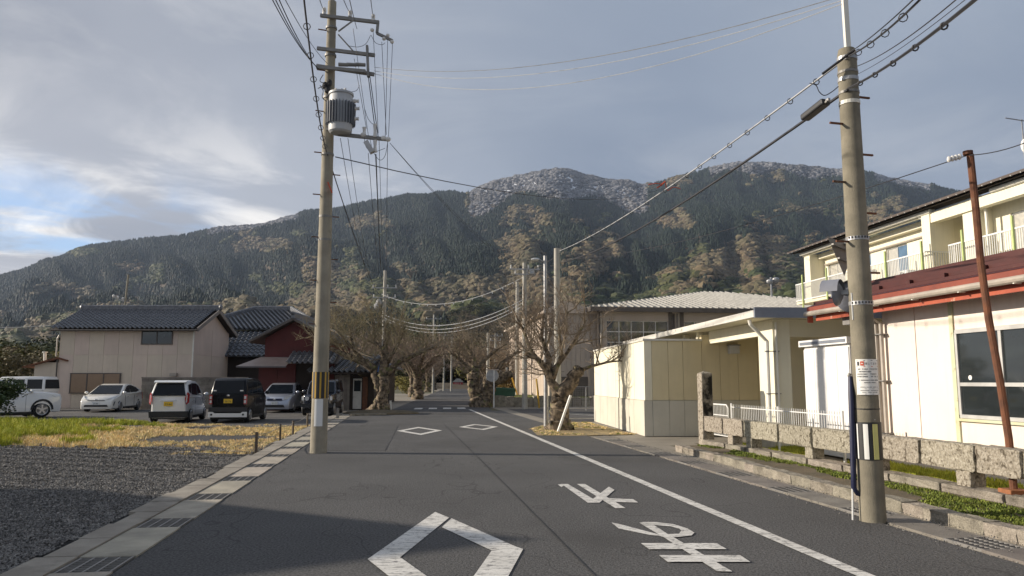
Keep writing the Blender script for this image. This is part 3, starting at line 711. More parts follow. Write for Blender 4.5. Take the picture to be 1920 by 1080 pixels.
# ------------------------------------------------------------ haze
hz=bpy.data.materials.new('haze_air'); hz.use_nodes=True; t=hz.node_tree; t.nodes.clear()
o_=t.nodes.new('ShaderNodeOutputMaterial'); pv=t.nodes.new('ShaderNodeVolumePrincipled'); pv.inputs['Color'].default_value=(.62,.76,1,1); pv.inputs['Density'].default_value=.000065; pv.inputs['Anisotropy'].default_value=.1
t.links.new(pv.outputs[0],o_.inputs['Volume'])
HZ=MB().box(-3100,3100,-60,2990,-3.,810).build('haze',hz); tag(HZ,kind='stuff')

#PART2
# ------------------------------------------------------------ dormitory, upper right (three storeys)
A=Vector((16.7,44,0)); B_=Vector((18.0,32.7,0)); rzD=math.atan2(B_[0]-A[0],-(B_[1]-A[1]))
# local frame: +x away from the road, -y towards the camera
dm=thing('dormitory','cream three storey dormitory with balconies and a brown roof, upper right','building',A,rzD)
zf,ze=6.2,8.9
def dbox(name,m,x0,x1,s0,s1,z0,z1,par=dm,**k): return MB().box(x0,x1,-s1,-s0,z0,z1).build(name,m,par,**k)
dbox('wall',M['cream_light'],1.3,9,.1,11.4,0,zf-.02)
dbox('wall',M['cream_light'],1.3,9,13.4,26,0,zf-.02)
dbox('wall',M['cream'],2.6,9,11.4,13.4,0,8.9)
wl=MB()
wins1=[(1.2,2.9),(4.0,5.4),(6.7,8.4),(9.5,11.0)]
wins2=[(14.9,16.6),(18,19.7),(21.5,23.2)]
def wallwin(wins,s0,s1,x0,x1,z0,z1,wz0,wz1):
    mb=MB(); cur=s0
    for a,b in wins:
        mb.box(x0,x1,-a,-cur,z0,z1); mb.box(x0,x1,-b,-a,z0,wz0); mb.box(x0,x1,-b,-a,wz1,z1); cur=b
    mb.box(x0,x1,-s1,-cur,z0,z1); return mb
wallwin(wins1,.1,11.4,1.3,1.5,zf,ze,zf+.08,zf+2.0).build('wall',M['cream_light'],dm)
wallwin(wins2,13.4,26,1.3,1.5,zf,ze,zf+.08,zf+2.0).build('wall',M['cream_light'],dm)
dbox('end_wall',M['cream'],1.5,9,11.25,11.397,zf,ze); dbox('end_wall',M['cream'],1.5,9,.1,.3,zf,ze); dbox('end_wall',M['cream'],1.5,9,13.403,13.6,zf,ze)
for i,(a,b) in enumerate(wins1+wins2):
    f=MB()
    for x in (a,(a+b)/2-.03,b-.06): f.box(1.36,1.42,-x-.06,-x,zf+.08,zf+2.)
    f.box(1.36,1.42,-b,-a,zf+.08,zf+.15); f.box(1.36,1.42,-b,-a,zf+1.93,zf+2.)
    wf=f.build('window',M['aluminium'],dm)
    m_=(a+b)/2
    MB().box(1.40,1.41,-m_+.03,-a-.06,zf+.15,zf+1.93).build('pane',M['curtain' if i%2==0 else 'glass_blue'],wf)
    MB().box(1.385,1.395,-b+.06,-m_-.03,zf+.15,zf+1.93).build('pane',M['glass_blue' if i!=0 else 'curtain'],wf)
for s0,s1,x in ((.1,.75,.45),(10.95,11.5,.3),(13.35,13.95,.45)): dbox('pillar',M['cream_light'],x,1.297,s0,s1,zf-.1,ze-.003)
dbox('lintel_beam',M['cream_light'],.95,1.297,.753,10.947,8.62,8.9); dbox('lintel_beam',M['cream_light'],.35,.7,11.503,26,8.5,8.95)
for s0,s1 in ((.0,11.6),(15.2,26)):
    MB().tube([(.30,-s0,9.0),(.30,-s1,9.0)],.10,8).build('roof_gutter',M['gutterwhite'],dm); dbox('eave_board',M['cream_light'],.40,.52,s0,s1,8.86,9.08)
MB().tube([(1.22,-1.,8.25),(1.22,-10.9,8.25)],.05,6).build('rail_pipe',M['gutter'],dm)
for s in (11.0,14.3):
    MB().tube([(.35,-s+.3,8.95),(.7,-s,8.6),(.75,-s,8.3),(.75,-s,zf-.2)],.06,8).build('downpipe',M['gutterwhite'],dm)
# main roof: slope going up away from the road
rf=MB().prism([(-.25,.6,9.12),(7.5,.6,11.4),(7.5,.6,11.55),(-.25,.6,9.22)],(0,-27,0)).build('roof',M['brownroof'],dm)
MB().prism([(-.02,.5,9.085),(1.4,.5,9.35),(1.4,.5,9.45),(-.02,.5,9.14)],(0,-26.8,0)).build('soffit',M['darkwood'],dm)
rm=MB().box(-.02,.02,-.02,.02,-.02,.02).mesh('rafter_end',M['aluminium'])
for k in range(54): share('rafter_end',rm,rf,(-.25,.4-k*.48,9.13),(0,0,0),(1,1,1))
# balcony
for s0,s1 in ((-.15,11.5),(13.0,26)):
    bal=thing('_','_','_'); bpy.data.objects.remove(bal)
    dbox('balcony_floor',M['cream'],.0,1.295,s0,s1,zf-.16,zf-.02)
    r=MB(); s=s0
    r.box(-.03,.03,-s1,-s0,zf+.98,zf+1.04); r.box(-.03,.03,-s1,-s0,zf+.02,zf+.08)
    while s<s1: r.box(-.012,.012,-s-.025,-s,zf+.08,zf+.98); s+=.115
    for e in (s0,s1):
        r.box(.03,1.2,-e-.03,-e,zf+.98,zf+1.04); r.box(.03,1.2,-e-.03,-e,zf+.02,zf+.08)
        x=.1
        while x<1.2: r.box(x,x+.02,-e-.03,-e,zf+.08,zf+.98); x+=.115
    r.build('railing',M['white_metal'],dm)
    s=s0+.9
    while s<s1:
        MB().box(-.10,-.035,-s-.04,-s+.04,zf-.45,zf+1.5).build('railing_post',M['limepost'],dm); s+=2.65
for s in (4.6,9.0,16.6):
    ac=MB().box(.55,1.2,-s-.35,-s+.35,zf,zf+.55).build('air_conditioner',M['shed'],dm,bevel=.02)
    MB().tube([(.54,-s,zf+.28),(.5,-s,zf+.28)],.2,16).build('fan_grille',M['galvd'],ac)
MB().box(.85,1.1,-5.75,-5.15,zf+1.05,zf+1.2).build('drying_rack',M['white_metal'],dm)

# ------------------------------------------------------------ gymnasium
gy=thing('gymnasium','pinkish grey gymnasium hall with pale ribbed metal roof behind the cream annex','building',(5.75,50,0),AL)
def gbox(name,m,*a,par=gy,**k): return MB().box(*a).build(name,m,par,**k)
gw=[(.55,4.75,3.4,5.6),(5.9,9.6,3.4,5.6)]
mb=MB(); cur=0
for a,b,c,d in gw:
    mb.box(cur,a,0,.3,0,6.3); mb.box(a,b,0,.3,0,c); mb.box(a,b,0,.3,d,6.3); cur=b
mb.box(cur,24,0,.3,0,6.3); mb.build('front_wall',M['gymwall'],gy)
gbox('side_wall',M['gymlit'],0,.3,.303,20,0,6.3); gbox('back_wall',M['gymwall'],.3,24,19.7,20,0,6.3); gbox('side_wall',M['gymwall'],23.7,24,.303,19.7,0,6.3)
for a,b,c,d in gw:
    f=MB(); n=5
    for k in range(n+1):
        x=a+(b-a)*k/n; w_=.05 if k%2 else .035; f.box(x-w_/2,x+w_/2,.10,.16,c,d)
    for z in (c,c+.75,d-.75,d-.04): f.box(a,b,.11,.155,z,z+.05)
    wf=f.build('window',M['white_metal'],gy)
    for k in range(n): 
        MB().box(a+(b-a)*k/n+.03,a+(b-a)*(k+1)/n-.03,.13,.14,c+.05,d-.04).build('pane',M['glass'],wf)
for x in (.12,5.15,5.45):
    MB().tube([(x,-.1,0),(x,-.1,6.1)],.07,8).build('downpipe',M['gutter' if x<1 or x>5.3 else 'brownmetal'],gy)
for x in (-.02,4.8,5.6): gbox('column',M['brownmetal'],x,x+.25,-.05,-.003,0,6.25)
gbox('gutter_band',M['brownmetal'],-.75,24.7,-.75,-.55,6.15,6.45); gbox('gutter_band',M['brownmetal'],-.75,-.55,-.547,20.6,6.15,6.45)
gbox('soffit',M['gymlit'],-.54,24.5,-.54,20.5,6.31,6.36)
P0=[(-.7,-.7,6.42),(24.7,-.7,6.42),(24.7,20.7,6.42),(-.7,20.7,6.42)]; R1=(11.2,9.3,8.75); R2=(13.,11,8.75)
mb=MB(); mb.add(P0+[R1,R2],[(0,1,5,4),(1,2,5),(2,3,4,5),(3,0,4)]); rf=mb.build('roof',M['roofpale'],gy)
rb=MB()
for k in range(56):
    x=-.5+k*.45
    f_=min(1,(x+.7)/11.9) if x<11.2 else min(1,(24.7-x)/11.7)
    f_=max(f_,.02); rb.bar((x,-.72,6.47),(x,-.72+10.*f_,6.47+2.33*f_),.09,.10)
for k in range(40):
    y=-.4+k*.5; f_=max(.02,min(1,(y+.7)/10.) if y<9.3 else min(1,(20.7-y)/10.4)); rb.bar((-.72,y,6.47),(-.72+11.9*f_,y,6.47+2.33*f_),.09,.10)
o=rb.build('roof_ribs',M['roofpale'],rf); tag(o,kind='stuff')
MB().tube([(15.3,6,7.8),(15.3,6,9.6)],.07,6).build('light_mast',M['galv'],gy)
for dx in (-.15,.35): MB().ell((15.3+dx,5.9,9.3+dx*.3),(.28,.25,.2),10,6).build('floodlight',M['galv'],gy)
an=thing('gym_annex','tall plain wing with vertical ribs on the left end of the gymnasium','building',(2.45,50.2,0),AL)
mb=MB(); mb.box(0,3.2,0,.2,0,6.1); 
for k in range(10): mb.box(.2+k*.32,.23+k*.32,-.04,-.001,0,6.1)
mb.build('front_wall',M['gymwall'],an)
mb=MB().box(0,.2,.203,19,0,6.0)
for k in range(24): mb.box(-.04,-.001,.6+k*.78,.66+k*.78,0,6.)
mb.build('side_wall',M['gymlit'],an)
MB().prism([(-.4,-.3,6.1),(3.5,-.3,6.1),(3.5,-.3,6.25),(1.,-.3,6.9),(-.4,-.3,6.25)],(0,20,0)).build('roof',M['gymlit'],an)
MB().box(.8,2.6,-.06,-.003,.3,1.9).build('dark_doorway',M['brownmetal'],an)

# ------------------------------------------------------------ cream annex with canopy, screen walls
RB=R(4.0)
cb=thing('cream_annex','low cream annex with canopy roof and screen walls on a grey plinth','building',(3.93,22.59,0),RB)
def cbox(name,m,*a,par=cb,**k): return MB().box(*a).build(name,m,par,**k)
# screen: lit side wall (panels with recessed joints) and front wall
ys=[0,1.35,2.05,2.75,4.2,5.6,7.0,8.4]
for a,b in zip(ys,ys[1:]):
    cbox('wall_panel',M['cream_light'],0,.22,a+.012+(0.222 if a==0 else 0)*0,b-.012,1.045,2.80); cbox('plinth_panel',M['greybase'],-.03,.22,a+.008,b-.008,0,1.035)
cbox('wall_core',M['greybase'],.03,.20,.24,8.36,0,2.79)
xs=[.223,.72,1.17,1.75,2.3,2.85,3.45,4.4,5.3,6.2]
for a,b in zip(xs,xs[1:]):
    top=2.80 if b<1.8 else 2.98
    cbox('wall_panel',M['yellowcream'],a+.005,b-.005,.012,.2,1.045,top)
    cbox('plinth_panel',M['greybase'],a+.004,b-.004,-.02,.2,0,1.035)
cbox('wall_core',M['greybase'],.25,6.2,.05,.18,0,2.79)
cbox('coping',M['canopyedge'],-.04,.26,-.04,8.45,2.803,2.86); cbox('coping',M['canopyedge'],.263,1.76,-.04,.24,2.803,2.86)
# canopy
mb=MB().prism([(1.40,-5.2,3.12),(9,-5.2,3.12),(9,-5.2,3.30),(1.40,-5.2,3.22)],(0,14.,0)); mb.build('canopy_roof',M['fasciagrey'],cb)
cbox('side_fascia',M['canopyedge'],1.30,1.397,-5.22,8.8,3.08,3.24); cbox('front_fascia',M['fasciagrey'],1.30,9,-5.30,-5.223,3.06,3.30)
cbox('soffit',M['cream'],1.42,9,-5.15,8.7,3.085,3.115)
cbox('side_beam',M['cream_light'],1.98,2.2,-3.747,-.0,2.72,3.08); cbox('front_beam',M['cream'],2.403,9,-4.6,-4.3,2.66,3.08)
cbox('pillar',M['cream_light'],1.98,2.40,-4.64,-3.75,0,3.08)
for y in (.25,1.6,6.9): cbox('short_post',M['cream_light'],1.72,1.90,y,y+.18,2.4,3.08)
cbox('recess_wall',M['cream'],3.25,9,-1.9,-1.7,0,3.08)
cbox('ceiling_light',M['lamp_clear'],2.55,2.85,-.16,.01,2.42,2.66)
cbox('light_cage',M['galvd'],2.52,2.88,-.2,.005,2.66,2.69)
MB().tube([(1.40,-4.7,3.05),(1.42,-4.7,2.95),(1.82,-4.66,2.55),(1.82,-4.66,0)],.05,8).build('downpipe',M['gutterwhite'],cb)
MB().tube([(2.04,-4.70,3.0),(2.04,-4.70,0)],.03,8).build('cable_conduit',M['gutterwhite'],cb)
for z in (1.3,2.3): cbox('pipe_clamp',M['galvd'],1.76,2.1,-4.72,-4.645,z,z+.02)
dr=thing('rain_tank','small round pipe well at the foot of the cream pillar','drain well',G(1432,846)+Vector((0,.1,0)),RB)
MB().cyl((0,0,0),(0,0,.34),.30,.30,18).build('tank',M['galv'],dr); MB().cyl((0,0,.341),(0,0,.37),.31,.31,18).build('rim',M['greybase'],dr)
# storage locker
sh=thing('storage_locker','white sliding door shed behind the fence with a pole shadow across it','shed',W(8.95,16.0),AL)
MB().box(0,1.1,-1.75,0,.05,2.36).build('body',M['shed'],sh)
for k in range(4): MB().box(-.022,-.003,-1.73+k*.435,-1.73+k*.435+.425,.06,2.3).build('door_panel',M['shed'],sh)
MB().box(-.10,1.15,-1.82,.07,2.365,2.50).build('roof',M['shed'],sh); MB().box(-.113,-.102,-1.76,.0,2.40,2.46).build('fascia_strip',M['fasciagrey'],sh)

# white mesh fence and rounded gate
wfn=thing('mesh_fence','white vertical bar fence behind the stone rails','fence',W(8.2,0),AL)
b=MB()
s=13.4
while s<18.3: b.box(-.006,.006,s,s+.012,.3,1.03); s+=.09
for z in (.35,.62,.95): b.box(-.008,.008,13.4,18.3,z,z+.02)
b.build('bar_panel',M['white_metal'],wfn)
for s in (13.4,15.9,18.3): MB().cyl((0,s,0),(0,s,1.05),.025,.025,8).build('post',M['white_metal'],wfn)
gt=thing('barrier_gate','white rounded gate panel beside the stone gate post','gate',W(8.2,0),AL)
MB().tube([(0,18.5,.1),(0,18.5,.92),(0,18.6,1.0),(0,19.9,1.0),(0,20,.92),(0,20,.1)],.02,8).build('gate_frame',M['white_metal'],gt)
b=MB(); s=18.6
while s<20: b.box(-.006,.006,s,s+.012,.2,.98); s+=.09
b.box(-.01,.01,18.5,20,.2,.22); b.box(-.01,.01,18.5,20,.72,.74); b.build('bars',M['white_metal'],gt)
MB().cyl((0,20.15,0),(0,20.15,1.08),.035,.035,8).build('gate_post',M['white_metal'],gt)

# ------------------------------------------------------------ pink building with red roof (right)
M['rust_red']=mat('rust_red',(.24,.05,.025),.6,scale=3,col2=(.17,.035,.02),bump=.1)
pk=thing('pink_building','pale pink single storey building with dark red roof and wide windows','building',W(9.3,0),AL)
def pbox(name,m,*a,par=pk,**k): return MB().box(*a).build(name,m,par,**k)
segs=[(13.66,12.72),(12.70,11.80)]
for a,b in segs: pbox('wall_panel',M['pink'],0,.12,b,a,0,3.06)
pbox('wall_panel',M['pink'],0,.12,2,11.70,0,.985); pbox('wall_panel',M['pink'],0,.12,2,11.70,2.47,3.06); pbox('wall_panel',M['pink'],0,.12,2,7.8,.987,2.468)
pbox('end_wall',M['pink'],.123,5,13.5,13.66,0,3.3)
pbox('corner_post',M['mint'],-.03,.10,11.705,11.795,0,3.0)
wf=MB()
W0,W1=11.68,7.82; nm=4
for k in range(nm+1): s=W1+(W0-W1)*k/nm; wf.box(-.02,.05,s-.03,s+.03,1.04,2.42)
wf.box(-.03,.05,W1,W0,.99,1.05); wf.box(-.03,.05,W1,W0,2.40,2.465); wf.box(-.015,.05,W1,W0,1.52,1.58)
wo=wf.build('window',M['aluminium'],pk)
for k in range(nm):
    a=W1+(W0-W1)*k/nm+.03; b=a+(W0-W1)/nm-.06
    MB().box(.01,.02,a,b,1.58,2.40).build('pane',M['glass'],wo); MB().box(.012,.022,a,b,1.05,1.52).build('pane',M['glass'],wo)
pbox('window_sill',M['mint'],-.06,-.032,7.8,11.72,.94,.985)
MB().cyl((-.004,11.42,1.66),(.008,11.42,1.66),.04,.04,12).build('sticker',M['paper'],wo)
MB().box(.0,.008,10.02,10.2,1.3,1.4).build('paper_notice',M['paper'],wo)
pbox('ceiling',M['pinkgrey'],.0,5,2,14.4,3.065,3.09)
for y,m_ in ((13.58,'gutter'),(13.74,'gutter')): MB().tube([(-.55,y,3.05),(-.5,y,2.95),(-.09,y,2.72),(-.09,y,0)],.04,8).build('downpipe',M[m_],pk)
for z in (.6,1.6,2.5): pbox('pipe_clamp',M['galvd'],-.16,-.0,13.5,13.82,z,z+.02)
MB().prism([(-.50,2,2.89),(-.46,2,2.89),(-.46,2,3.02),(-.50,2,3.02)],(0,13.2,0)).build('fascia_board',M['redfascia'],pk)
MB().prism([(-.62,2,3.09),(-.50,2,3.09),(-.50,2,3.21),(-.62,2,3.19)],(0,13.3,0)).build('eave_board',M['rust_red'],pk)
MB().tube([(-.62,2,3.05),(-.62,15.4,3.05)],.055,10).build('roof_gutter',M['gutter'],pk)
for s in np.arange(3,15,1.1): pbox('gutter_bracket',M['gutterwhite'],-.68,-.56,s,s+.03,2.985,3.0)
MB().prism([(-.62,2,3.2),(.95,2,3.77),(5,2,3.77),(5,2,3.5),(-.58,2,3.12)],(0,13.3,0)).build('roof',M['redroof'],pk)
for k,(x,z) in enumerate(((-.45,3.262),(-.1,3.389),(.25,3.516),(.6,3.643),(.92,3.76))):
    MB().prism([(x-.03,2,z-.02),(x+.05,2,z),(x+.03,2,z+.05),(x-.03,2,z+.045)],(0,13.3,0)).build('roof_rib',M['redroof'],pk)
for s in np.arange(2.6,15,.9):
    pbox('snow_guard',M['redroof'],-.2,-.1,s,s+.06,3.352,3.435)
MB().box(-.62,-.5,15.31,15.34,2.86,3.2).build('end_cap',M['redfascia'],pk)
MB().box(-.35,-.1,14.2,14.45,2.75,3.0).build('junction_box',M['galvd'],pk)

# rusty leaning stay pole in front of pink building
rp=thing('rusty_pole','leaning rusty steel pole on a brick footing, far right','pole',G(1903,938,.1))
base=G(1903,938,.1); top=at(1815,290,10.2)-base
pts=[top*(k/6)+Vector((.03*math.sin(k*1.3),0,0)) for k in range(7)]; pts[0]=Vector((0,0,0))
MB().tube(pts,[.048]*7,10).build('shaft',M['rust'],rp); MB().cyl(tuple(top),tuple(top+Vector((0,0,.05))),.065,.065,10).build('cap',M['rust'],rp)
MB().box(-.13,.13,-.13,.13,-.1,.14).build('brick_footing',M['brick'],rp,bevel=.01)
for k in range(4): 
    q=top+Vector((-.12-k*.05,0,-.03-k*.012)); MB().ell(q,(.028,.03,.045),8,5).build('insulator',M['porcelain'],rp)

# ------------------------------------------------------------ Japanese tiled roofs
def tile_field(name,parent,O,U,V,u0,u1,v0,v1,m,clip=None,tw=.29,tl=.27):
    """wavy courses of tiles on the plane O+uU+vV, v up the slope"""
    O=Vector(O);U=Vector(U).normalized();V=Vector(V).normalized();Nn=U.cross(V).normalized()
    if Nn.z<0: Nn=-Nn
    mb=MB(); nv=max(1,int((v1-v0)/tl)); 
    for j in range(nv):
        va=v0+(v1-v0)*j/nv; vb=v0+(v1-v0)*(j+1)/nv+.03
        a,b=(u0,u1) if clip is None else clip((va+vb)/2)
        nu=int((b-a)/tw)
        if nu<1: continue
        vs=[];prof=[(0,.085),(.18,.09),(.32,.04),(.5,-.01),(.72,-.015),(.9,.045)]
        for k in range(nu):
            for x,h in prof: vs.append((a+(k+x)*tw,h))
        vs.append((a+nu*tw,.055)); nn=len(vs); P=[]
        off=.0
        for (x,h) in vs: P.append(O+U*(x+off)+V*va+Nn*(h+.06))
        for (x,h) in vs: P.append(O+U*(x+off)+V*vb+Nn*(h+.005))
        for (x,h) in vs: P.append(O+U*(x+off)+V*va+Nn*(h-.0))
        base=len(mb.v); mb.v.extend([tuple(p) for p in P])
        for k in range(nn-1):
            mb.f.append((base+k,base+k+1,base+nn+k+1,base+nn+k)); mb.f.append((base+2*nn+k,base+2*nn+k+1,base+k+1,base+k))
    o=mb.build(name,m,parent,smooth=40); tag(o,kind='stuff'); return o
def ridge(parent,a,b,m,r=.11,n=None,wh=.26,name='ridge'):
    a=Vector(a);b=Vector(b); mb=MB(); mb.bar(a,b,.22,wh)
    o=mb.build(name,m,parent); L_=(b-a).length; n=n or int(L_/.3); d=(b-a)/n
    t_=MB()
    for k in range(n):
        t_.tube([a+d*k+Vector((0,0,wh/2+.02)),a+d*(k+.93)+Vector((0,0,wh/2+.02))],[r,r*.86],8)
    t_=t_.build('cap_tiles',m,o,smooth=40); tag(t_,kind='stuff'); return o
# house A -----------------------------------------------------
ha=thing('farmhouse','beige two storey house with grey tiled gable roof behind the parked cars','house',(-27.6,46.3,0))
hw,hd=8.15,5.7
px_=[0,.9,1.8,2.7,3.6,4.5,5.4,6.3,7.2,8.15]
for a,b in zip(px_,px_[1:]):
    for z0,z1 in ((0,3.19),(3.205,4.9)):
        u=MB().box(a+.006,b-.006,0,.08,z0,z1).build('wall_panel',M['houseA'],ha)
MB().box(.02,hw-.02,.03,hd-.02,0,4.9).build('wall_core',M['houseA'],ha)
MB().prism([(hw-.02,.02,4.9),(hw-.02,hd,4.9),(hw-.02,hd/2,6.05)],(.02,0,0)).build('gable_wall',M['houseA'],ha)
MB().prism([(0,.02,4.9),(0,hd,4.9),(0,hd/2,6.05)],(.02,0,0)).build('gable_wall',M['houseA'],ha)
for a,b in ((.0,2.8),(2.82,5.68)): 
    for z0,z1 in ((0,3.19),(3.205,4.9)): MB().box(hw,hw+.03,a+.005,b,z0,z1).build('wall_panel',M['houseA'],ha)
MB().box(hw-.04,hw+.045,-.03,.0,0,4.85).build('corner_trim',M['gutterwhite'],ha)
slope=Vector((0,hd/2+.45,1.42)); V_=slope.normalized(); sl_=slope.length
O_=Vector((-.35,-.45,4.78))
MB().prism([(-.35,-.45,4.72),(-.35,hd/2,6.14),(-.35,hd+.45,4.72),(-.35,hd+.45,4.62),(-.35,hd/2,6.02),(-.35,-.45,4.62)],(hw+.75,0,0)).build('roof',M['darkwood'],ha)
tile_field('tiles',bpy.data.objects[ha.children[-1].name],O_,(1,0,0),V_,0,hw+.75,0,sl_,M['tile'])
rfA=ha.children[-1]
tile_field('tiles',rfA,Vector((hw+.4,hd+.45,4.78)),(-1,0,0),Vector((0,-slope.y,slope.z)),0,hw+.75,0,sl_,M['tile'])
ridge(ha,(-.4,hd/2,6.28),(hw+.45,hd/2,6.28),M['tile'])
MB().ell((-.42,hd/2,6.38),(.14,.16,.2),8,6).build('ridge_end_tile',M['tile'],ha); MB().ell((hw+.47,hd/2,6.38),(.14,.16,.2),8,6).build('ridge_end_tile',M['tile'],ha)
for sgn in (0,1):
    y0,y1=(-.5,hd/2) if sgn==0 else (hd+.5,hd/2)
    MB().bar((hw+.42,y0,4.70),(hw+.42,y1,6.12),.06,.24).build('barge_board',M['graywood'],ha)
MB().tube([(-.4,-.52,4.68),(hw+.4,-.52,4.68)],.05,6).build('roof_gutter',M['brownmetal'],ha)
def win(parent,x0,x1,z0,z1,y=0,m='glass',fm='brownmetal',n=2,name='window'):
    f=MB(); f.box(x0-.05,x1+.05,y-.06,y-.003,z0-.05,z0); f.box(x0-.05,x1+.05,y-.06,y-.003,z1,z1+.05)
    for k in range(n+1):
        x=x0+(x1-x0)*k/n; f.box(x-.03,x+.03,y-.055,y-.004,z0,z1)
    f=f.build(name,M[fm],parent)
    for k in range(n): MB().box(x0+(x1-x0)*k/n+.03,x0+(x1-x0)*(k+1)/n-.03,y-.03,y-.01,z0,z1).build('pane',M[m],f)
    return f
win(ha,5.0,6.85,3.88,4.68)
sw=win(ha,.85,3.85,.92,2.05,y=-.05,m='shutter',n=3,name='shuttered_window')
sl2=MB()
for k in range(3):
    for j in range(9): sl2.box(.92+k*1.0,1.80+k*1.0,-.095,-.082,.98+j*.115,1.0+j*.115)
sl2.build('shutter_slats',M['shutter'],sw)
MB().box(6.9,7.3,-.25,-.003,1.9,2.1).build('vent_hood',M['gutter'],ha)
MB().tube([(-.02,-.08,4.4),(-.12,-.08,4.2),(-.12,-.08,3.1)],.045,6).build('downpipe',M['gutter'],ha)
MB().tube([(-.02,-.1,3.0),(-.02,-.1,0)],.04,6).build('downpipe',M['brownmetal'],ha)
# lean-to
le=thing('lean_to','narrow lean-to with white flue pipe on the left end of the beige house','shed',(-29.1,46.4,0))
MB().box(0,1.45,0,3.,0,2.75).build('wall',M['houseA'],le)
MB().prism([(-.55,-.3,2.42),(1.5,-.3,2.95),(2.1,-.3,2.80),(2.1,-.3,2.88),(1.5,-.3,3.06),(-.55,-.3,2.50)],(0,3.4,0)).build('roof',M['rust'],le)
fl=MB().cyl((.25,.6,2.6),(.2,.6,3.35),.09,.09,10).build('flue',M['gutterwhite'],le); MB().cyl((.2,.6,3.36),(.2,.6,3.42),.15,.15,10).build('flue_cap',M['gutterwhite'],le)
# block wall
bw=thing('block_wall','low weathered block wall between the beige house and the cars','wall',(-21.9,45.2,0))
bm_=[MB().box(-.195,.195,-.08,.08,-.095,.095).mesh('block',M['block'])]
for r_ in range(9):
    for k in range(15): share('block',bm_[0],bw,(.2+k*.40+(.2 if r_%2 else 0),0,.1+r_*.198))
MB().box(0,6.2,-.04,.04,0,1.78).build('mortar_core',M['block'],bw); MB().box(-.02,6.25,-.1,.1,1.785,1.85).build('coping',M['block'],bw)
# house B -----------------------------------------------------
hb=thing('tiled_house','large dark tiled hip roof house behind the red walled barn','house',(-22.6,53.5,-.28)); hb.scale=(1.176,1.176,1.176)
MB().box(.3,7.4,-1.2,8.7,0,2.9).build('wall',M['darkwood'],hb); MB().box(.5,7.2,.1,8.5,2.9,4.6).build('upper_wall',M['darkwood'],hb)
e0=Vector((-.1,-.1,4.72)); 
mb=MB(); a=[(-.1,-.1,4.66),(7.8,-.1,4.66),(7.8,9,4.66),(-.1,9,4.66),(2.2,4.45,6.2),(4.6,4.45,6.2)]; mb.add(a,[(0,1,5,4),(1,2,5),(2,3,4,5),(3,0,4)]); rB=mb.build('roof',M['tile'],hb)
V_=Vector((0,4.55,1.54)); vl=V_.length
tile_field('tiles',rB,(-.1,-.1,4.7),(1,0,0),V_,0,7.9,0,vl,M['tile'],clip=lambda v:(2.3*v/vl,7.9-3.2*v/vl))
ridge(hb,(2.1,4.45,6.3),(4.7,4.45,6.3),M['tile'])
ridge(hb,(-.1,-.1,4.85),(2.2,4.45,6.35),M['tile'],wh=.16,name='hip_ridge'); ridge(hb,(7.8,-.1,4.85),(4.6,4.45,6.35),M['tile'],wh=.16,name='hip_ridge')
MB().add([(0,-1.75,3.0),(5.4,-1.75,3.0),(5.4,0,4.5),(0,0,4.5)],[(0,1,2,3)]).build('lower_roof',M['tile'],hb)
V_=Vector((0,1.75,1.5)); tile_field('tiles',bpy.data.objects[hb.children[-1].name],(0,-1.75,3.03),(1,0,0),V_,0,5.4,0,V_.length,M['tile'])
for x in (-.3,.5,1.3): MB().box(x,x+.08,-3.2,-3.1,0,2.4).build('porch_post',M['graywood'],hb)
MB().prism([(-.9,-3.4,2.25),(1.7,-3.4,2.55),(1.7,-3.4,2.6),(-.9,-3.4,2.3)],(0,1.6,0)).build('porch_roof',M['graywood'],hb)
MB().box(-.5,.35,-3.0,-2.9,1.9,2.6).build('porch_screen',M['houseA'],hb)
# red barn
rd=thing('red_barn','dark red gabled barn with a tin canopy behind the silver car','barn',(-13.8,42.4,0))
mb=MB().prism([(0,0,2.7),(3.5,0,2.7),(3.5,0,4.0),(1.65,0,4.95),(0,0,4.0)],(0,6,0)); mb.build('upper_wall',M['redwall'],rd)
for k,(a,b) in enumerate(((-.3,.75),(.77,1.75),(2.75,3.2),(3.22,3.9))): MB().box(a,b,.0,.1,0,2.65).build('wall_board',M['redwall'],rd)
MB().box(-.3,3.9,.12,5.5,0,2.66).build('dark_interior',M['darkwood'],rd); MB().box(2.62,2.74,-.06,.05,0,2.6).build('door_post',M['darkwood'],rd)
mb=MB().prism([(-.75,-.5,3.72),(1.65,-.5,4.97),(4.1,-.5,3.72),(4.1,-.5,3.84),(1.65,-.5,5.12),(-.75,-.5,3.84)],(0,6.8,0)); rB=mb.build('roof',M['brownmetal'],rd)
for k in range(22):
    y=-.45+k*.3
    for sx,x in ((-1,-.72),(1,4.07)): MB().bar((1.65,y,5.14),(x,y,3.87),.09,.05).build('tile_row',M['tile'],rB)
ridge(rd,(1.65,-.55,5.2),(1.65,6.2,5.2),M['tile'])
MB().prism([(-1.1,-1.3,2.35),(-.2,-.0,2.95),(1.6,-.0,2.95),(1.6,-1.3,2.35),(1.6,-1.3,2.40),(1.6,-.0,3.0),(-.2,-.0,3.0),(-1.1,-1.3,2.40)],(0,0,.0001)) 
MB().add([(-1.1,-1.3,2.42),(1.6,-1.3,2.42),(1.6,-.01,2.95),(-.2,-.01,2.95),(-1.1,-1.3,2.34),(1.6,-1.3,2.34)],[(0,1,2,3),(4,5,1,0)]).build('tin_canopy',mat('tin',(.13,.115,.12),.5,metal=.2,bump=.05),rd)
MB().add([(1.62,-1.4,2.55),(4.4,-1.4,2.55),(4.4,-.01,3.2),(1.62,-.01,3.2)],[(0,1,2,3)]).build('tiled_canopy',M['brownmetal'],rd)
tile_field('tiles',rd.children[-1],(1.62,-1.4,2.56),(1,0,0),(0,1.39,.65),0,2.8,0,1.53,M['tile'])
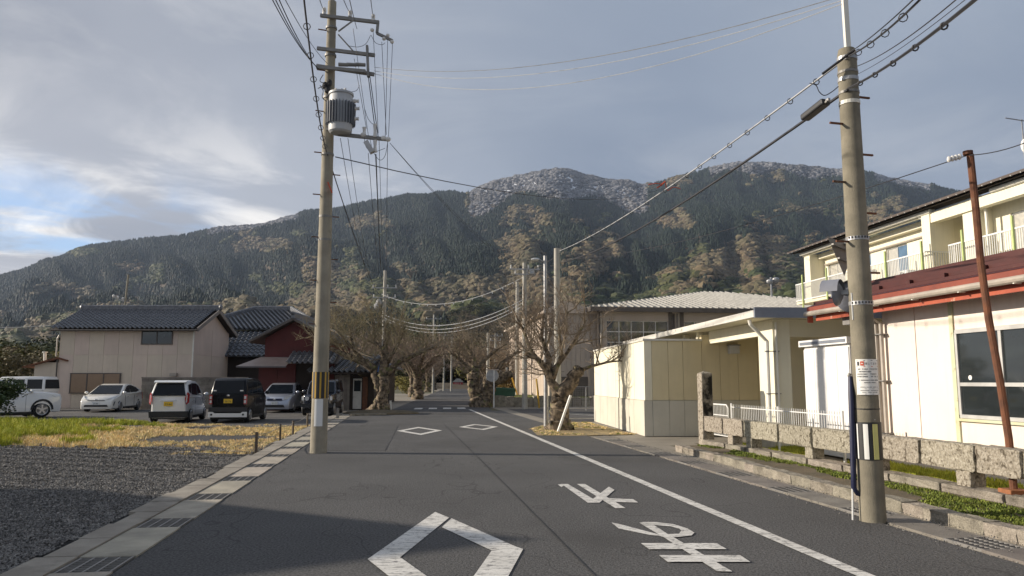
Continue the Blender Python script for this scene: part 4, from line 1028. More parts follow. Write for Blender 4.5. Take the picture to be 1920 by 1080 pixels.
# shack
sk=thing('wooden_shack','weathered grey plank shack with a white door beside the avenue','shed',(-10.0,42.6,0))
for k in range(6): MB().box(k*.16,k*.16+.15,-.02-.01*(k%2),.02,0,1.95+.02*(k%3)).build('plank',M['graywood'],sk)
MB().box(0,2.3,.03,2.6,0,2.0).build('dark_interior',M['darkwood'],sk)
d_=MB().box(1.15,1.62,-.05,.0,.08,1.75).build('door',M['door_white'],sk); MB().box(1.2,1.57,-.06,-.052,1.05,1.65).build('door_glass',M['glass'],d_)
MB().box(1.68,1.95,-.06,.0,0,1.85).build('corner_post',M['rust'],sk)
MB().prism([(-1.2,-1.0,2.0),(2.6,-1.0,2.0),(2.2,2.8,3.0),(-.8,2.8,3.0)],(0,0,.08)).build('roof',M['darkwood'],sk)
tile_field('tiles',sk.children[-1],(-1.2,-1.0,2.1),(1,0,0),(0,3.8,1.0),0,3.6,0,3.9,M['tile'])
ridge(sk,(1.4,.2,2.6),(1.9,-.6,2.3),M['roofpale'],wh=.1,name='sunlit_ridge_tip')  # ridge tip coloured pale to show sunlight on it
for x in (-.9,-.3): MB().box(x,x+.07,-.9,-.83,0,2.0).build('post',M['darkwood'],sk)
# far house by the avenue
fh=thing('roadside_house','dark roofed house with pale wall panels beyond the left tree','house',(-13.2,57,0),AL*.5)
MB().box(0,4.,0,5,0,2.5).build('wall',M['darkwood'],fh); MB().box(1.4,2.2,-.06,-.003,.2,2.1).build('pale_panel',M['door_white'],fh); MB().box(2.6,3.3,-.06,-.003,.2,2.2).build('pale_panel',M['gymlit'],fh)
MB().prism([(-.6,-.7,2.5),(2,-.7,3.6),(4.6,-.7,2.5),(4.6,-.7,2.62),(2,-.7,3.75),(-.6,-.7,2.62)],(0,6.4,0)).build('roof',M['tile'],fh)
MB().box(2.9,3.35,-.5,-.45,2.3,2.9).build('blue_sheet',M['blue'],fh)
fg=thing('red_shrine_gate','small red building with a pale roof closing the far end of the avenue','shrine',pl+fd*122+fn*3.0,0); fg.scale=(.5,.5,.55)
MB().box(-2,2,0,3,0,2.6).build('wall',M['red'],fg); MB().prism([(-2.4,-.4,2.6),(2.4,-.4,2.6),(0.6,-.4,4.0),(-.6,-.4,4.0)],(0,4,0)).build('roof',M['roofpale'],fg)
for x in (-1.2,-.4,.4,1.2): MB().box(x-.05,x+.05,-.1,-.003,.1,2.4).build('upright',M['white_metal'],fg)

# ------------------------------------------------------------ neighbouring house left of the camera (outside the frame, throws the foreground shadow)
T_=Vector((.25,8.0,0)); d2=Vector((math.cos(SUN_AZ),math.sin(SUN_AZ),0)); Ht=7.2; hh=2.4; te=math.tan(SUN_EL)
u1=Vector((-.877,.48,0)); u2=Vector((-.857,-.514,0)); k1=7.5
def cr(a,b): return a.x*b.y-a.y*b.x
v1=u1*k1+d2*(hh/te); k2=-cr(v1,d2*(hh/te))/cr(v1,u2); v2=u2*k2+d2*(hh/te)
Pa=T_-d2*(Ht/te)
nh=thing('neighbour_house','two storey house with a gabled roof on the left behind the viewer','house',(Pa.x,Pa.y,0))
depth=v1.normalized().cross(Vector((0,0,1))); 
if depth.x>0: depth=-depth
depth*=8
MB().prism([v2*.9,v1*.9,v1*.9+Vector((0,0,Ht-hh)),Vector((0,0,Ht-.15)),v2*.9+Vector((0,0,Ht-hh))],depth).build('wall',M['houseA'],nh)
MB().prism([v2+Vector((0,0,Ht-hh-.15)),Vector((0,0,Ht-.15)),v1+Vector((0,0,Ht-hh-.15)),v1+Vector((0,0,Ht-hh)),Vector((0,0,Ht)),v2+Vector((0,0,Ht-hh))],depth*1.03).build('roof',M['brownroof'],nh)
# ------------------------------------------------------------ cars
PLATE=None
def text_mesh(body,size,m,align='CENTER'):
    c=bpy.data.curves.new('txt','FONT'); c.body=body; c.size=size; c.align_x=align; c.align_y='CENTER'; c.resolution_u=2
    o=bpy.data.objects.new('txt',c); COL.objects.link(o); bpy.context.view_layer.update()
    me=bpy.data.meshes.new_from_object(o.evaluated_get(bpy.context.evaluated_depsgraph_get())); bpy.data.objects.remove(o); bpy.data.curves.remove(c)
    me.materials.clear(); me.materials.append(m); return me
def shell(name,prof,hw,m,parent,inset=.06,taper=None,smooth=35,zmid=None,nose=0.0):
    """extrude a side profile [(y,z)] across the width with rounded shoulders"""
    n=len(prof); cy=sum(p[0] for p in prof)/n; cz=sum(p[1] for p in prof)/n
    L_=max(p[0] for p in prof)-min(p[0] for p in prof); ymx=max(p[0] for p in prof); ymn=min(p[0] for p in prof)
    def hwid(y,z):
        w_=hw
        if taper: z0,z1,k=taper; w_=hw-k*min(1,max(0,(z-z0)/(z1-z0)))
        e=min(ymx-y,y-ymn); w_-= nose*max(0,1-e/.55)**2
        return w_
    mb=MB(); rings=[]
    for f_,ins in ((-1,inset),(-1,.0),(1,.0),(1,inset)):
        pass
    levels=[(-1,0,1.),( -1,inset*.35,.35),(-1,inset,0.),(1,inset,0.),(1,inset*.35,.35),(1,0,1.)]
    vs=[]
    for sg,ins,shr in levels:
        for y,z in prof:
            yy=y+(cy-y)*shr*inset*1.2/(L_/2); zz2=z+(cz-z)*shr*inset*1.1/ max(.25,abs(cz-z)+.2) if abs(cz-z)>.02 else z
            vs.append((sg*(hwid(y,z)-ins),yy,zz2))
    fs=[]
    for j in range(5):
        for i in range(n):
            fs.append((j*n+i,j*n+(i+1)%n,(j+1)*n+(i+1)%n,(j+1)*n+i))
    fs.append(tuple(range(n))[::-1]); fs.append(tuple(5*n+i for i in range(n)))
    return mb.add(vs,fs).build(name,m,parent,smooth=smooth)
def arch(yc,r,z0,n=9):
    return [(yc+r*math.cos(math.pi*k/(n-1)),z0+r*math.sin(math.pi*k/(n-1))) for k in range(n)]
def wheel(parent,x,y,r,w_,sg):
    t=MB(); t.tube([(x-w_/2,y,r),(x-w_*.4,y,r),(x+w_*.4,y,r),(x+w_/2,y,r)],[r*.93,r,r,r*.93],24)
    t=t.build('wheel',M['tyre'],parent,smooth=40)
    rm=MB(); xo=x+sg*(w_/2+.004)
    rm.tube([(xo-sg*.02,y,r),(xo,y,r)],[r*.66,r*.66],20); 
    h=rm.build('rim',M['galvd'],t)
    sp=MB()
    for k in range(5):
        a=2*math.pi*k/5+.3; sp.bar((xo+sg*.012,y+.05*math.cos(a),r+.05*math.sin(a)),(xo+sg*.012,y+r*.62*math.cos(a),r+r*.62*math.sin(a)),.07,.02,up=(1,0,0))
    sp.tube([(xo+sg*.0,y,r),(xo+sg*.02,y,r)],[.07,.06],10)
    # outer lip ring
    ring=[(xo+sg*.01,y+r*.66*math.cos(2*math.pi*k/20),r+r*.66*math.sin(2*math.pi*k/20)) for k in range(21)]; sp.tube(ring,.018,5,cap=False)
    sp.build('spokes',M['rim'],t)
def car(name,label,cat,X,Y,rz,paint,L_,Wd,H,prof,cabin,rr=.29,wb=None,fo=None,tap=.12,glass=None,plate='plate_white',side=None,front=None,rear=None,group='cars in the car park',ptxt='11-44'):
    c=thing(name,label,cat,(X,Y,0),rz,group)
    hw=Wd/2
    body=shell('body',prof,hw,M[paint],c,inset=.07,nose=.10)
    zb=min(z for y,z in cabin); zt=max(z for y,z in cabin)
    shell('cabin',cabin,hw-.035,M[paint],c,inset=.07,taper=(zb,zt,tap),nose=0)
    hwc=lambda z:hw-.035-tap*min(1,max(0,(z-zb)/(zt-zb)))
    # side windows: list of polygons (y,z)
    for poly in side or []:
        for sg in (-1,1):
            P=[(sg*(hwc(z)+.004),y,z) for y,z in poly]
            g=MB().prism(P,(sg*.008,0,0)).build('side_window',M['glass_car'],c)
            MB().tube(P+[P[0]],.012,4,cap=False).build('window_trim',M['trim'],g)
    for nm,(y0,z0,y1,z1,in0,in1) in (('windshield',glass['f']),('rear_window',glass['r'])):
        d=Vector((0,z1-z0,-(y1-y0))).normalized(); 
        if nm=='rear_window': d=-d
        if (nm=='windshield' and d.y<0) or (nm=='rear_window' and d.y>0): d=-d
        a,b=hwc(z0)-in0,hwc(z1)-in1
        P=[Vector((-a,y0,z0)),Vector((a,y0,z0)),Vector((b,y1,z1)),Vector((-b,y1,z1))]
        g=MB().prism([p+d*.004 for p in P],d*.012).build(nm,M['glass_car'],c)
    for sg in (-1,1):
        for yw in (fo,fo-wb): wheel(c,sg*(hw-.105),yw,rr,.19,sg)
        mz=zb+.12; my=glass['f'][0]-.15
        MB().ell((sg*(hw+.09),my,mz),(.10,.07,.08),10,6).build('wing_mirror',M[paint if paint!='car_black' else 'trim'],c,smooth=60)
        MB().bar((sg*(hw-.05),my,mz-.05),(sg*(hw+.06),my,mz-.04),.05,.03).build('mirror_arm',M['trim'],c)
        MB().box(sg*(hw-.0)-.006,sg*(hw-.0)+.006,fo-wb+.35,fo-.36,.20,.27).build('side_sill',M['trim'],c)
        for yd in (fo-wb*.36,fo-wb*.86): MB().box(sg*hw-.01,sg*hw+.012,yd-.09,yd+.06,zb-.13,zb-.10).build('door_handle',M['chrome'],c)
        for yd in (fo-wb*.30+.15,fo-wb*.72,): MB().box(sg*hw-.01,sg*hw+.0015,yd-.006,yd+.006,.30,zb-.02).build('door_seam',M['trim'],c)
    MB().box(-hw+.12,hw-.12,fo-wb-.3,fo+.3,.13,.3).build('underbody',M['trim'],c)
    if front: front(c,hw)
    if rear: rear(c,hw)
    return c
def plate(c,y,z,sg,m,txt,w_=.33,h=.165):
    p=MB().box(-w_/2,w_/2,y-.008,y+.008,z-h/2,z+h/2).build('number_plate',M[m],c)
    me=text_mesh(txt,.105,M['ink' if m=='plate_yellow' else 'green']); o=share('plate_number',me,p,(0,y+sg*.011,z-.02),(math.pi/2,0,0 if sg<0 else math.pi)); return p
def prism_c(name,c,pts,d,m): return MB().prism(pts,d).build(name,M[m],c,smooth=30)
def profile(yf,yr,zb,front,top,rear,fa,ra,ar):
    """counter-clockwise: bottom rear -> bottom front with wheel arches -> front -> top -> rear"""
    p=[(yr+.02,zb)]; p+=[q for q in arch(ra,ar,zb)[::-1]]; p+=[q for q in arch(fa,ar,zb)[::-1]]; p+=[(yf-.06,zb)]+front+top+rear; return p
# 1 hybrid hatchback (front three quarter)
fo,wb=1.30,2.70
def f_hyb(c,hw):
    for sg in (-1,1):
        prism_c('headlight',c,[(sg*.45,2.16,.66),(sg*.80,1.92,.70),(sg*.86,1.55,.86),(sg*.80,1.66,.84),(sg*.62,2.03,.72)],(0,.06,.01),'lamp_clear')
        prism_c('fog_lamp_slot',c,[(sg*.66,2.13,.30),(sg*.80,1.98,.30),(sg*.84,1.90,.56),(sg*.80,2.02,.50)],(0,.05,0),'trim')
        prism_c('tail_light',c,[(sg*.70,-2.16,.62),(sg*.84,-2.05,.62),(sg*.84,-1.95,1.0),(sg*.70,-2.10,.98)],(0,-.04,0),'lamp_red')
    prism_c('lower_grille',c,[(-.60,2.20,.28),(.60,2.20,.28),(.55,2.21,.38),(-.55,2.21,.38)],(0,.03,0),'trim')
    prism_c('upper_grille',c,[(-.45,2.205,.60),(.45,2.205,.60),(.40,2.20,.63),(-.40,2.20,.63)],(0,.03,0),'trim')
    MB().ell((0,2.235,.64),(.08,.015,.055),12,6).build('badge',M['chrome'],c)
    plate(c,2.25,.46,1,'plate_white','20-85')
car('parked_car','white wedge shaped hybrid hatchback facing us before the beige house','car',-21.95,42.1,R(187),'car_pearl',4.5,1.76,1.47,
  profile(2.25,-2.25,.17,[(2.22,.30),(2.22,.55)],[(2.05,.70),(1.6,.83),(1.15,.93),(.2,.98),(-1.2,1.02),(-1.75,1.06)],[(-2.2,1.03),(-2.25,.75),(-2.22,.3)],fo,fo-wb,.35),
  [(1.25,.88),(.35,1.36),(-.1,1.465),(-.5,1.47),(-1.2,1.36),(-2.05,1.07),(-1.9,.95),(0,.9)],.31,wb,fo,.17,
  dict(f=(1.20,.93,.32,1.38,.08,.10),r=(-2.0,1.09,-1.2,1.37,.1,.12)),
  side=[[(.72,1.0),(.20,1.30),(-.08,1.38),(-.18,1.0)],[(-.24,1.0),(-.14,1.385),(-.55,1.385),(-1.1,1.28),(-1.60,1.10),(-1.1,1.02)]],front=f_hyb)
# 2 white kei hatchback, rear view
fo,wb=1.18,2.40
def f_kw(c,hw):
    for sg in (-1,1):
        prism_c('tail_light',c,[(sg*.66,-1.72,.70),(sg*.735,-1.62,.78),(sg*.735,-1.56,1.10),(sg*.67,-1.66,1.18),(sg*.60,-1.735,.95)],(0,-.03,0),'lamp_red')
        prism_c('lamp_strip',c,[(sg*.655,-1.765,.78),(sg*.685,-1.755,.78),(sg*.68,-1.71,1.08),(sg*.65,-1.72,1.08)],(0,-.01,0),'lamp_clear')
    prism_c('bumper',c,[(-.70,-1.60,.20),(.70,-1.60,.20),(.72,-1.60,.44),(-.72,-1.60,.44)],(0,-.12,0),'trim')
    prism_c('chrome_bar',c,[(-.30,-1.725,.86),(.30,-1.725,.86),(.28,-1.72,.89),(-.28,-1.72,.89)],(0,-.03,0),'chrome')
    prism_c('spoiler',c,[(-.62,-1.42,1.60),(.62,-1.42,1.60),(.58,-1.70,1.545),(-.58,-1.70,1.545)],(0,0,.035),'car_white')
    prism_c('wiper',c,[(-.02,-1.70,1.10),(.26,-1.66,1.14),(.26,-1.66,1.12),(-.02,-1.70,1.08)],(0,-.03,0),'trim')
    plate(c,-1.75,.73,-1,'plate_yellow','33-44')
    MB().tube([(0,-1.0,1.63),(0,-1.15,1.72)],.008,5).build('aerial',M['trim'],c)
car('parked_car','white compact hatchback seen from behind with a yellow plate','car',-13.66,31.5,R(9.8),'car_white',3.4,1.475,1.64,
  profile(1.70,-1.70,.18,[(1.68,.35),(1.68,.72)],[(1.55,.88),(1.1,.98),(.3,1.02),(-1.5,1.04)],[(-1.68,1.02),(-1.72,.6),(-1.66,.25)],fo,fo-wb,.33),
  [(1.05,.95),(.45,1.50),(.1,1.60),(-.6,1.64),(-1.40,1.62),(-1.56,1.50),(-1.70,1.02),(-1.6,.95)],.28,wb,fo,.13,
  dict(f=(1.02,1.0,.45,1.50,.08,.1),r=(-1.705,1.04,-1.56,1.53,.07,.10)),
  side=[[(.62,1.05),(.28,1.42),(-.05,1.50),(-.10,1.05)],[(-.18,1.05),(-.13,1.51),(-.85,1.52),(-1.05,1.08)],[(-1.12,1.12),(-.93,1.50),(-1.36,1.46),(-1.42,1.2)]],rear=f_kw)
# 3 black tall kei wagon, rear view
fo,wb=1.22,2.46
def f_kb(c,hw):
    for sg in (-1,1):
        l_=prism_c('tail_light',c,[(sg*.60,-1.72,.72),(sg*.72,-1.70,.72),(sg*.72,-1.69,1.08),(sg*.60,-1.71,1.08)],(0,-.035,0),'lamp_red')
        for z in (.76,.92): prism_c('lens',l_,[(sg*.615,-1.762,z),(sg*.69,-1.752,z),(sg*.69,-1.752,z+.11),(sg*.615,-1.762,z+.11)],(0,-.006,0),'lamp_clear')
        MB().tube([(sg*.60,-1.775,.32),(sg*.60,-1.79,.32)],.04,12).build('fog_lamp',M['trim'],c)
    prism_c('silver_guard',c,[(-.73,-1.70,.22),(.73,-1.70,.22),(.73,-1.70,.42),(.56,-1.70,.42),(.50,-1.70,.37),(-.50,-1.70,.37),(-.56,-1.70,.42),(-.73,-1.70,.42)],(0,-.075,0),'plate_white')
    prism_c('bumper',c,[(-.73,-1.68,.425),(.73,-1.68,.425),(.73,-1.66,.60),(-.73,-1.66,.60)],(0,-.06,0),'trim')
    MB().ell((0,-1.735,1.05),(.06,.012,.04),10,6).build('badge',M['chrome'],c)
    plate(c,-1.745,.84,-1,'plate_yellow','58-76')
    for x in (-.52,.50): prism_c('sticker',c,[(x-.06,-1.70,1.22),(x+.06,-1.70,1.22),(x+.06,-1.69,1.26),(x-.06,-1.69,1.26)],(0,-.03,0),'paper')
car('parked_car','black boxy tall wagon seen from behind with silver bumper guard','car',-11.18,31.5,R(4.5),'car_black',3.4,1.475,1.76,
  profile(1.70,-1.70,.22,[(1.69,.35),(1.69,.85)],[(1.6,.98),(1.2,1.06),(.3,1.08),(-1.5,1.10)],[(-1.69,1.08),(-1.71,.6),(-1.68,.25)],fo,fo-wb,.33),
  [(1.25,1.02),(.85,1.55),(.55,1.68),(-.5,1.73),(-1.45,1.72),(-1.60,1.62),(-1.70,1.08),(-1.6,1.02)],.285,wb,fo,.10,
  dict(f=(1.22,1.08,.86,1.55,.06,.08),r=(-1.705,1.13,-1.61,1.62,.06,.08)),
  side=[[(.95,1.12),(.66,1.52),(.05,1.60),(.02,1.12)],[(-.05,1.12),(-.02,1.60),(-.78,1.61),(-.80,1.12)],[(-.88,1.12),(-.86,1.61),(-1.42,1.58),(-1.50,1.15)]],rear=f_kb)
# 4 silver compact, front view
fo,wb=1.15,2.50
def f_fit(c,hw):
    for sg in (-1,1):
        prism_c('headlight',c,[(sg*.42,1.88,.66),(sg*.72,1.70,.66),(sg*.80,1.40,.88),(sg*.70,1.52,.90),(sg*.50,1.82,.78)],(0,.05,.012),'lamp_clear')
    prism_c('lower_grille',c,[(-.52,1.92,.27),(.52,1.92,.27),(.46,1.93,.40),(-.46,1.93,.40)],(0,.03,0),'trim')
    prism_c('upper_grille',c,[(-.40,1.915,.62),(.40,1.915,.62),(.36,1.90,.72),(-.36,1.90,.72)],(0,.03,0),'navy')
    MB().ell((0,1.95,.68),(.06,.012,.045),10,6).build('badge',M['chrome'],c); plate(c,1.965,.49,1,'plate_white','51-12')
car('parked_car','silver compact hatchback facing us in the shade of the red barn','car',-12.35,41.3,R(184),'car_silver',3.9,1.69,1.52,
  profile(1.95,-1.95,.18,[(1.93,.32),(1.92,.58)],[(1.75,.74),(1.3,.90),(.9,.97),(.2,1.0),(-1.6,1.04)],[(-1.93,1.0),(-1.95,.6),(-1.9,.3)],fo,fo-wb,.34),
  [(1.05,.92),(.25,1.40),(-.1,1.50),(-.8,1.52),(-1.5,1.45),(-1.85,1.08),(-1.7,.95)],.29,wb,fo,.17,
  dict(f=(1.02,.98,.26,1.41,.08,.12),r=(-1.84,1.10,-1.5,1.44,.1,.12)),
  side=[[(.58,1.04),(.15,1.34),(-.15,1.42),(-.2,1.04)],[(-.28,1.04),(-.22,1.42),(-1.0,1.42),(-1.35,1.1)]],front=f_fit)
# 5 dark small off-roader, front view
fo,wb=1.15,2.25
def f_jim(c,hw):
    for sg in (-1,1):
        MB().tube([(sg*.46,1.68,.80),(sg*.46,1.73,.80)],[.10,.095],16).build('headlight',M['lamp_clear'],c)
        prism_c('indicator',c,[(sg*.60,1.66,.72),(sg*.71,1.64,.72),(sg*.71,1.62,.90),(sg*.60,1.66,.90)],(0,.04,0),'lamp_clear')
        prism_c('fender_flare',c,[(sg*.62,1.60,.62),(sg*.80,1.55,.60),(sg*.80,.75,.66),(sg*.62,.75,.70)],(0,0,.05),'trim')
    prism_c('grille',c,[(-.33,1.69,.66),(.33,1.69,.66),(.33,1.68,.90),(-.33,1.68,.90)],(0,.025,0),'trim')
    prism_c('bumper',c,[(-.72,1.66,.38),(.72,1.66,.38),(.72,1.64,.56),(-.72,1.64,.56)],(0,.12,0),'trim'); plate(c,1.80,.48,1,'plate_white','73-10')
car('parked_jeep','dark navy small off road wagon half hidden behind the striped pole','car',-9.25,37.6,R(183),'car_navy',3.4,1.475,1.70,
  profile(1.70,-1.70,.34,[(1.68,.45),(1.68,.90)],[(1.60,.97),(.8,1.03),(.3,1.05),(-1.6,1.06)],[(-1.69,1.04),(-1.70,.6),(-1.68,.4)],fo,fo-wb,.38),
  [(.75,1.0),(.42,1.55),(.2,1.66),(-.6,1.69),(-1.5,1.68),(-1.64,1.55),(-1.69,1.02)],.34,wb,fo,.09,
  dict(f=(.73,1.06,.44,1.56,.06,.06),r=(-1.69,1.1,-1.64,1.55,.06,.06)),
  side=[[(.50,1.10),(.28,1.55),(-.35,1.58),(-.38,1.10)],[(-.46,1.10),(-.43,1.58),(-1.35,1.56),(-1.42,1.12)]],front=f_jim)
# 6 white SUV on the far left
fo,wb=1.45,2.69
def f_suv(c,hw):
    for sg in (-1,1):
        prism_c('headlight',c,[(sg*.55,2.22,.86),(sg*.84,2.05,.86),(sg*.88,1.80,.98),(sg*.60,2.18,.96)],(0,.05,0),'lamp_clear')
        ar=[(sg*(hw+.012),fo+.42*math.cos(a),.36+.42*math.sin(a)) for a in np.linspace(0,math.pi,11)]; MB().tube(ar,.045,6).build('arch_trim',M['trim'],c)
        ar=[(sg*(hw+.012),fo-wb+.42*math.cos(a),.36+.42*math.sin(a)) for a in np.linspace(0,math.pi,11)]; MB().tube(ar,.045,6).build('arch_trim',M['trim'],c)
    prism_c('grille',c,[(-.5,2.27,.55),(.5,2.27,.55),(.46,2.26,.82),(-.46,2.26,.82)],(0,.03,0),'trim')
car('parked_suv','white sport utility car beside the dark bush, far left','car',-22.5,33.5,R(-40),'car_white',4.6,1.85,1.69,
  profile(2.28,-2.28,.24,[(2.27,.42),(2.28,.88)],[(2.20,1.03),(1.5,1.13),(1.0,1.15),(0,1.10),(-1.9,1.12)],[(-2.24,1.05),(-2.28,.7),(-2.24,.35)],fo,fo-wb,.41),
  [(1.15,1.05),(.35,1.55),(0,1.66),(-.8,1.69),(-1.7,1.62),(-2.1,1.15),(-2.0,1.05)],.36,wb,fo,.18,
  dict(f=(1.12,1.10,.38,1.55,.1,.12),r=(-2.08,1.2,-1.72,1.58,.1,.12)),
  side=[[(.68,1.15),(.2,1.50),(-.1,1.58),(-.15,1.15)],[(-.22,1.15),(-.18,1.58),(-1.0,1.59),(-1.05,1.15)],[(-1.12,1.18),(-1.06,1.58),(-1.55,1.50),(-1.75,1.25)]],front=f_suv)
# 7 white van behind it
fo,wb=1.25,2.43
car('parked_van','white box van behind the sport utility car, far left','van',-27.3,42.6,R(88),'car_white',3.4,1.475,1.88,
  profile(1.70,-1.70,.24,[(1.69,.4),(1.69,.9)],[(1.6,1.02),(1.2,1.10),(.3,1.12),(-1.5,1.12)],[(-1.69,1.10),(-1.71,.6),(-1.68,.28)],fo,fo-wb,.34),
  [(1.40,1.05),(1.1,1.65),(.8,1.84),(-.5,1.87),(-1.55,1.86),(-1.66,1.7),(-1.70,1.08)],.28,wb,fo,.06,
  dict(f=(1.38,1.1,1.12,1.62,.06,.08),r=(-1.70,1.2,-1.66,1.7,.06,.08)),
  side=[[(1.1,1.2),(.85,1.66),(.3,1.7),(.28,1.2)],[(.1,1.2),(.12,1.7),(-.55,1.7),(-.55,1.2)],[(-.72,1.2),(-.72,1.7),(-1.55,1.7),(-1.57,1.2)]])

# ------------------------------------------------------------ trees
def branch_set(rs,limbs,nlev=(7,6,5),ang=.7,up=.25,lens=(1.4,.75,.42),radf=(.030,.012,.0055),sway=.25):
    """limbs: list of (points,radii). Returns (trunk MB, branch MB, twig MB)"""
    rs_=random.Random(rs); br=MB(); tw=MB()
    def grow(p,d,L_,r,lev):
        n=4 if lev<2 else 3; pts=[p]; q=Vector(p); dd=Vector(d)
        for i in range(n):
            dd=(dd+Vector((rs_.uniform(-1,1),rs_.uniform(-1,1),rs_.uniform(-.8,1)))*sway+Vector((0,0,up*.35))).normalized()
            q=q+dd*(L_/n); pts.append(Vector(q))
        rad=[r*(1-.75*i/n) for i in range(n+1)]
        (br if lev==0 else tw).tube(pts,rad,5 if lev==0 else 3,cap=False)
        if lev+1<len(lens):
            for k in range(nlev[lev+1]):
                f_=rs_.uniform(.2,1.); i=min(n-1,int(f_*n)); pp=pts[i].lerp(pts[i+1],f_*n-i)
                sidev=Vector((rs_.gauss(0,1),rs_.gauss(0,1),rs_.gauss(.25,.8))).normalized()
                grow(pp,(dd*(1-ang)+sidev*ang).normalized(),lens[lev+1]*rs_.uniform(.6,1.25),radf[lev+1],lev+1)
    for pts,rad in limbs:
        P=[Vector(x) for x in pts]
        for k in range(nlev[0]):
            f_=rs_.uniform(.25,1.)*(len(P)-1); i=min(len(P)-2,int(f_)); pp=P[i].lerp(P[i+1],f_-i); d=(P[i+1]-P[i]).normalized()
            sidev=Vector((rs_.gauss(0,1),rs_.gauss(0,1),rs_.gauss(.35,.7))).normalized()
            grow(pp,(d*(1-ang)+sidev*ang).normalized(),lens[0]*rs_.uniform(.6,1.3),radf[0],0)
    return br,tw
def gnarl(pts,rad,n=20,wob=.10,rs=1,sub=6):
    """thick knobbly limb"""
    r_=random.Random(rs); P=[];Q=[]
    pts=[Vector(p) for p in pts]
    for i in range(len(pts)-1):
        for k in range(sub):
            f_=k/sub; p=pts[i].lerp(pts[i+1],f_); j=rad[i]*.12
            P.append(p+Vector((r_.uniform(-j,j),r_.uniform(-j,j),0)) if i or k else p); Q.append((rad[i]*(1-f_)+rad[i+1]*f_)*r_.uniform(.95,1.06))
    P.append(pts[-1]); Q.append(rad[-1])
    mb=MB(); mb.tube(P,Q,n,wob=.03); o_=Vector((rs*3.7,rs*1.3,0)); R_=max(rad)
    mb.v=[tuple(Vector(v)+mnoise.noise_vector((Vector(v)+o_)*(1.6/R_**.5))*R_*.20+mnoise.noise_vector((Vector(v)+o_)*(5/R_**.5))*R_*.14) for v in mb.v]
    return mb
def cherry(name,label,loc,trunk,limbs,rs,group,tm='twig',**k):
    t=thing(name,label,'tree',loc,0,group)
    tr=MB()
    for i,(p,r) in enumerate(trunk): g=gnarl(p,r,rs=rs+i); tr.add(g.v,g.f)
    tr.build('trunk',M['bark'],t,smooth=180)
    lb=MB()
    for i,(p,r) in enumerate(limbs): g=gnarl(p,r,n=8,wob=.06,rs=rs+20+i,sub=3); lb.add(g.v,g.f)
    lb.build('limbs',M['bark'],t,smooth=180)
    br,tw=branch_set(rs,limbs,**k); br.build('branches',M['twig'],t); o=tw.build('twigs',M[tm],t); tag(o,kind='stuff')
    return t
random.seed(11)
GRP='old cherry trees lining the avenue'
# right tree by the white line; coordinates in metres from its foot (x right, z up)
cherry('cherry_tree','gnarled forked old cherry tree propped by a pale stake at right','' or G(1048,806,.0),
  [([(0,0,-.05),(-.02,0,.35),(.0,0,.8),(.05,0,1.15)],[.46,.31,.27,.29]),([(.3,-.05,-.1),(.15,0,.2),(.05,0,.6)],[.30,.2,.15]),([(-.35,0,-.1),(-.15,0,.15),(0,0,.4)],[.25,.2,.15]),
   ([(.05,0,1.05),(.35,.05,1.45),(.62,.05,1.85),(.70,.05,2.0)],[.31,.22,.2,.17])],
  [([(0,0,1.1),(-.25,0,1.6),(-.42,-.1,2.05),(-.75,-.15,2.35),(-1.15,-.2,2.5)],[.22,.16,.12,.08,.05]),
   ([(-.35,0,1.9),(-.3,.2,2.4),(-.55,.3,3.1),(-.45,.4,3.9)],[.13,.09,.06,.035]),
   ([(-.4,-.1,2.0),(-.9,.3,2.6),(-1.2,.4,3.4),(-1.5,.5,4.0)],[.10,.07,.045,.025]),
   ([(-.3,0,1.8),(.2,.3,2.4),(.6,.4,3.0),(1.0,.5,3.7)],[.10,.07,.05,.03]),
   ([(.6,.05,1.9),(1.1,.1,2.1),(1.7,.1,2.25),(2.2,.2,2.3)],[.09,.05,.035,.02]),
   ([(-.2,0,1.6),(.1,-.3,2.5),(.0,-.5,3.2),(.3,-.6,3.9)],[.09,.06,.04,.025])],3,GRP,nlev=(9,7,5),lens=(1.25,.75,.45),ang=.6)
st_=thing('prop_stake','pale wooden stake leaning on the gnarled tree trunk','stake',G(1046,809))
MB().bar((0,-.1,0),(.42,.0,1.15),.09,.06).build('stake',M['paper'],st_)
cherry('cherry_tree','large twisted old cherry tree with moss on the left road edge','' or G(714,772),
  [([(0,0,-.05),(.05,0,.4),(.1,0,1.0),(.15,0,1.6),(.1,0,2.0)],[.58,.34,.27,.25,.24]),([(-.1,0,1.0),(-.35,0,1.9),(-.5,0,2.4)],[.2,.17,.13]),([(-.5,-.1,-.1),(-.2,0,.25),(0,0,.7)],[.35,.3,.25])],
  [([(-.4,0,2.2),(-.9,-.1,2.6),(-1.7,-.2,2.9),(-2.6,-.3,3.3),(-3.2,-.4,3.7)],[.24,.22,.16,.10,.05]),
   ([(.1,0,1.9),(.2,.1,2.8),(.1,.2,3.4),(.35,.2,4.3)],[.3,.24,.16,.07]),
   ([(.2,0,2.0),(1.0,.1,2.7),(1.9,.2,3.1),(2.9,.3,3.5)],[.24,.16,.11,.06]),
   ([(-1.2,0,2.7),(-1.7,.4,3.6),(-1.9,.6,4.6)],[.15,.1,.05]),([(-.9,0,2.6),(-1.4,-.6,3.3),(-2.2,-1.,4.2)],[.12,.08,.04]),
   ([(.3,0,2.6),(.9,-.5,3.5),(1.3,-.8,4.4)],[.13,.08,.04]),([(.1,0,3.0),(-.5,.5,3.8),(-.6,.7,4.9)],[.11,.07,.04])],5,GRP,nlev=(12,7,4),lens=(1.6,.95,.55),radf=(.035,.014,.007),ang=.6,tm='twig_green')
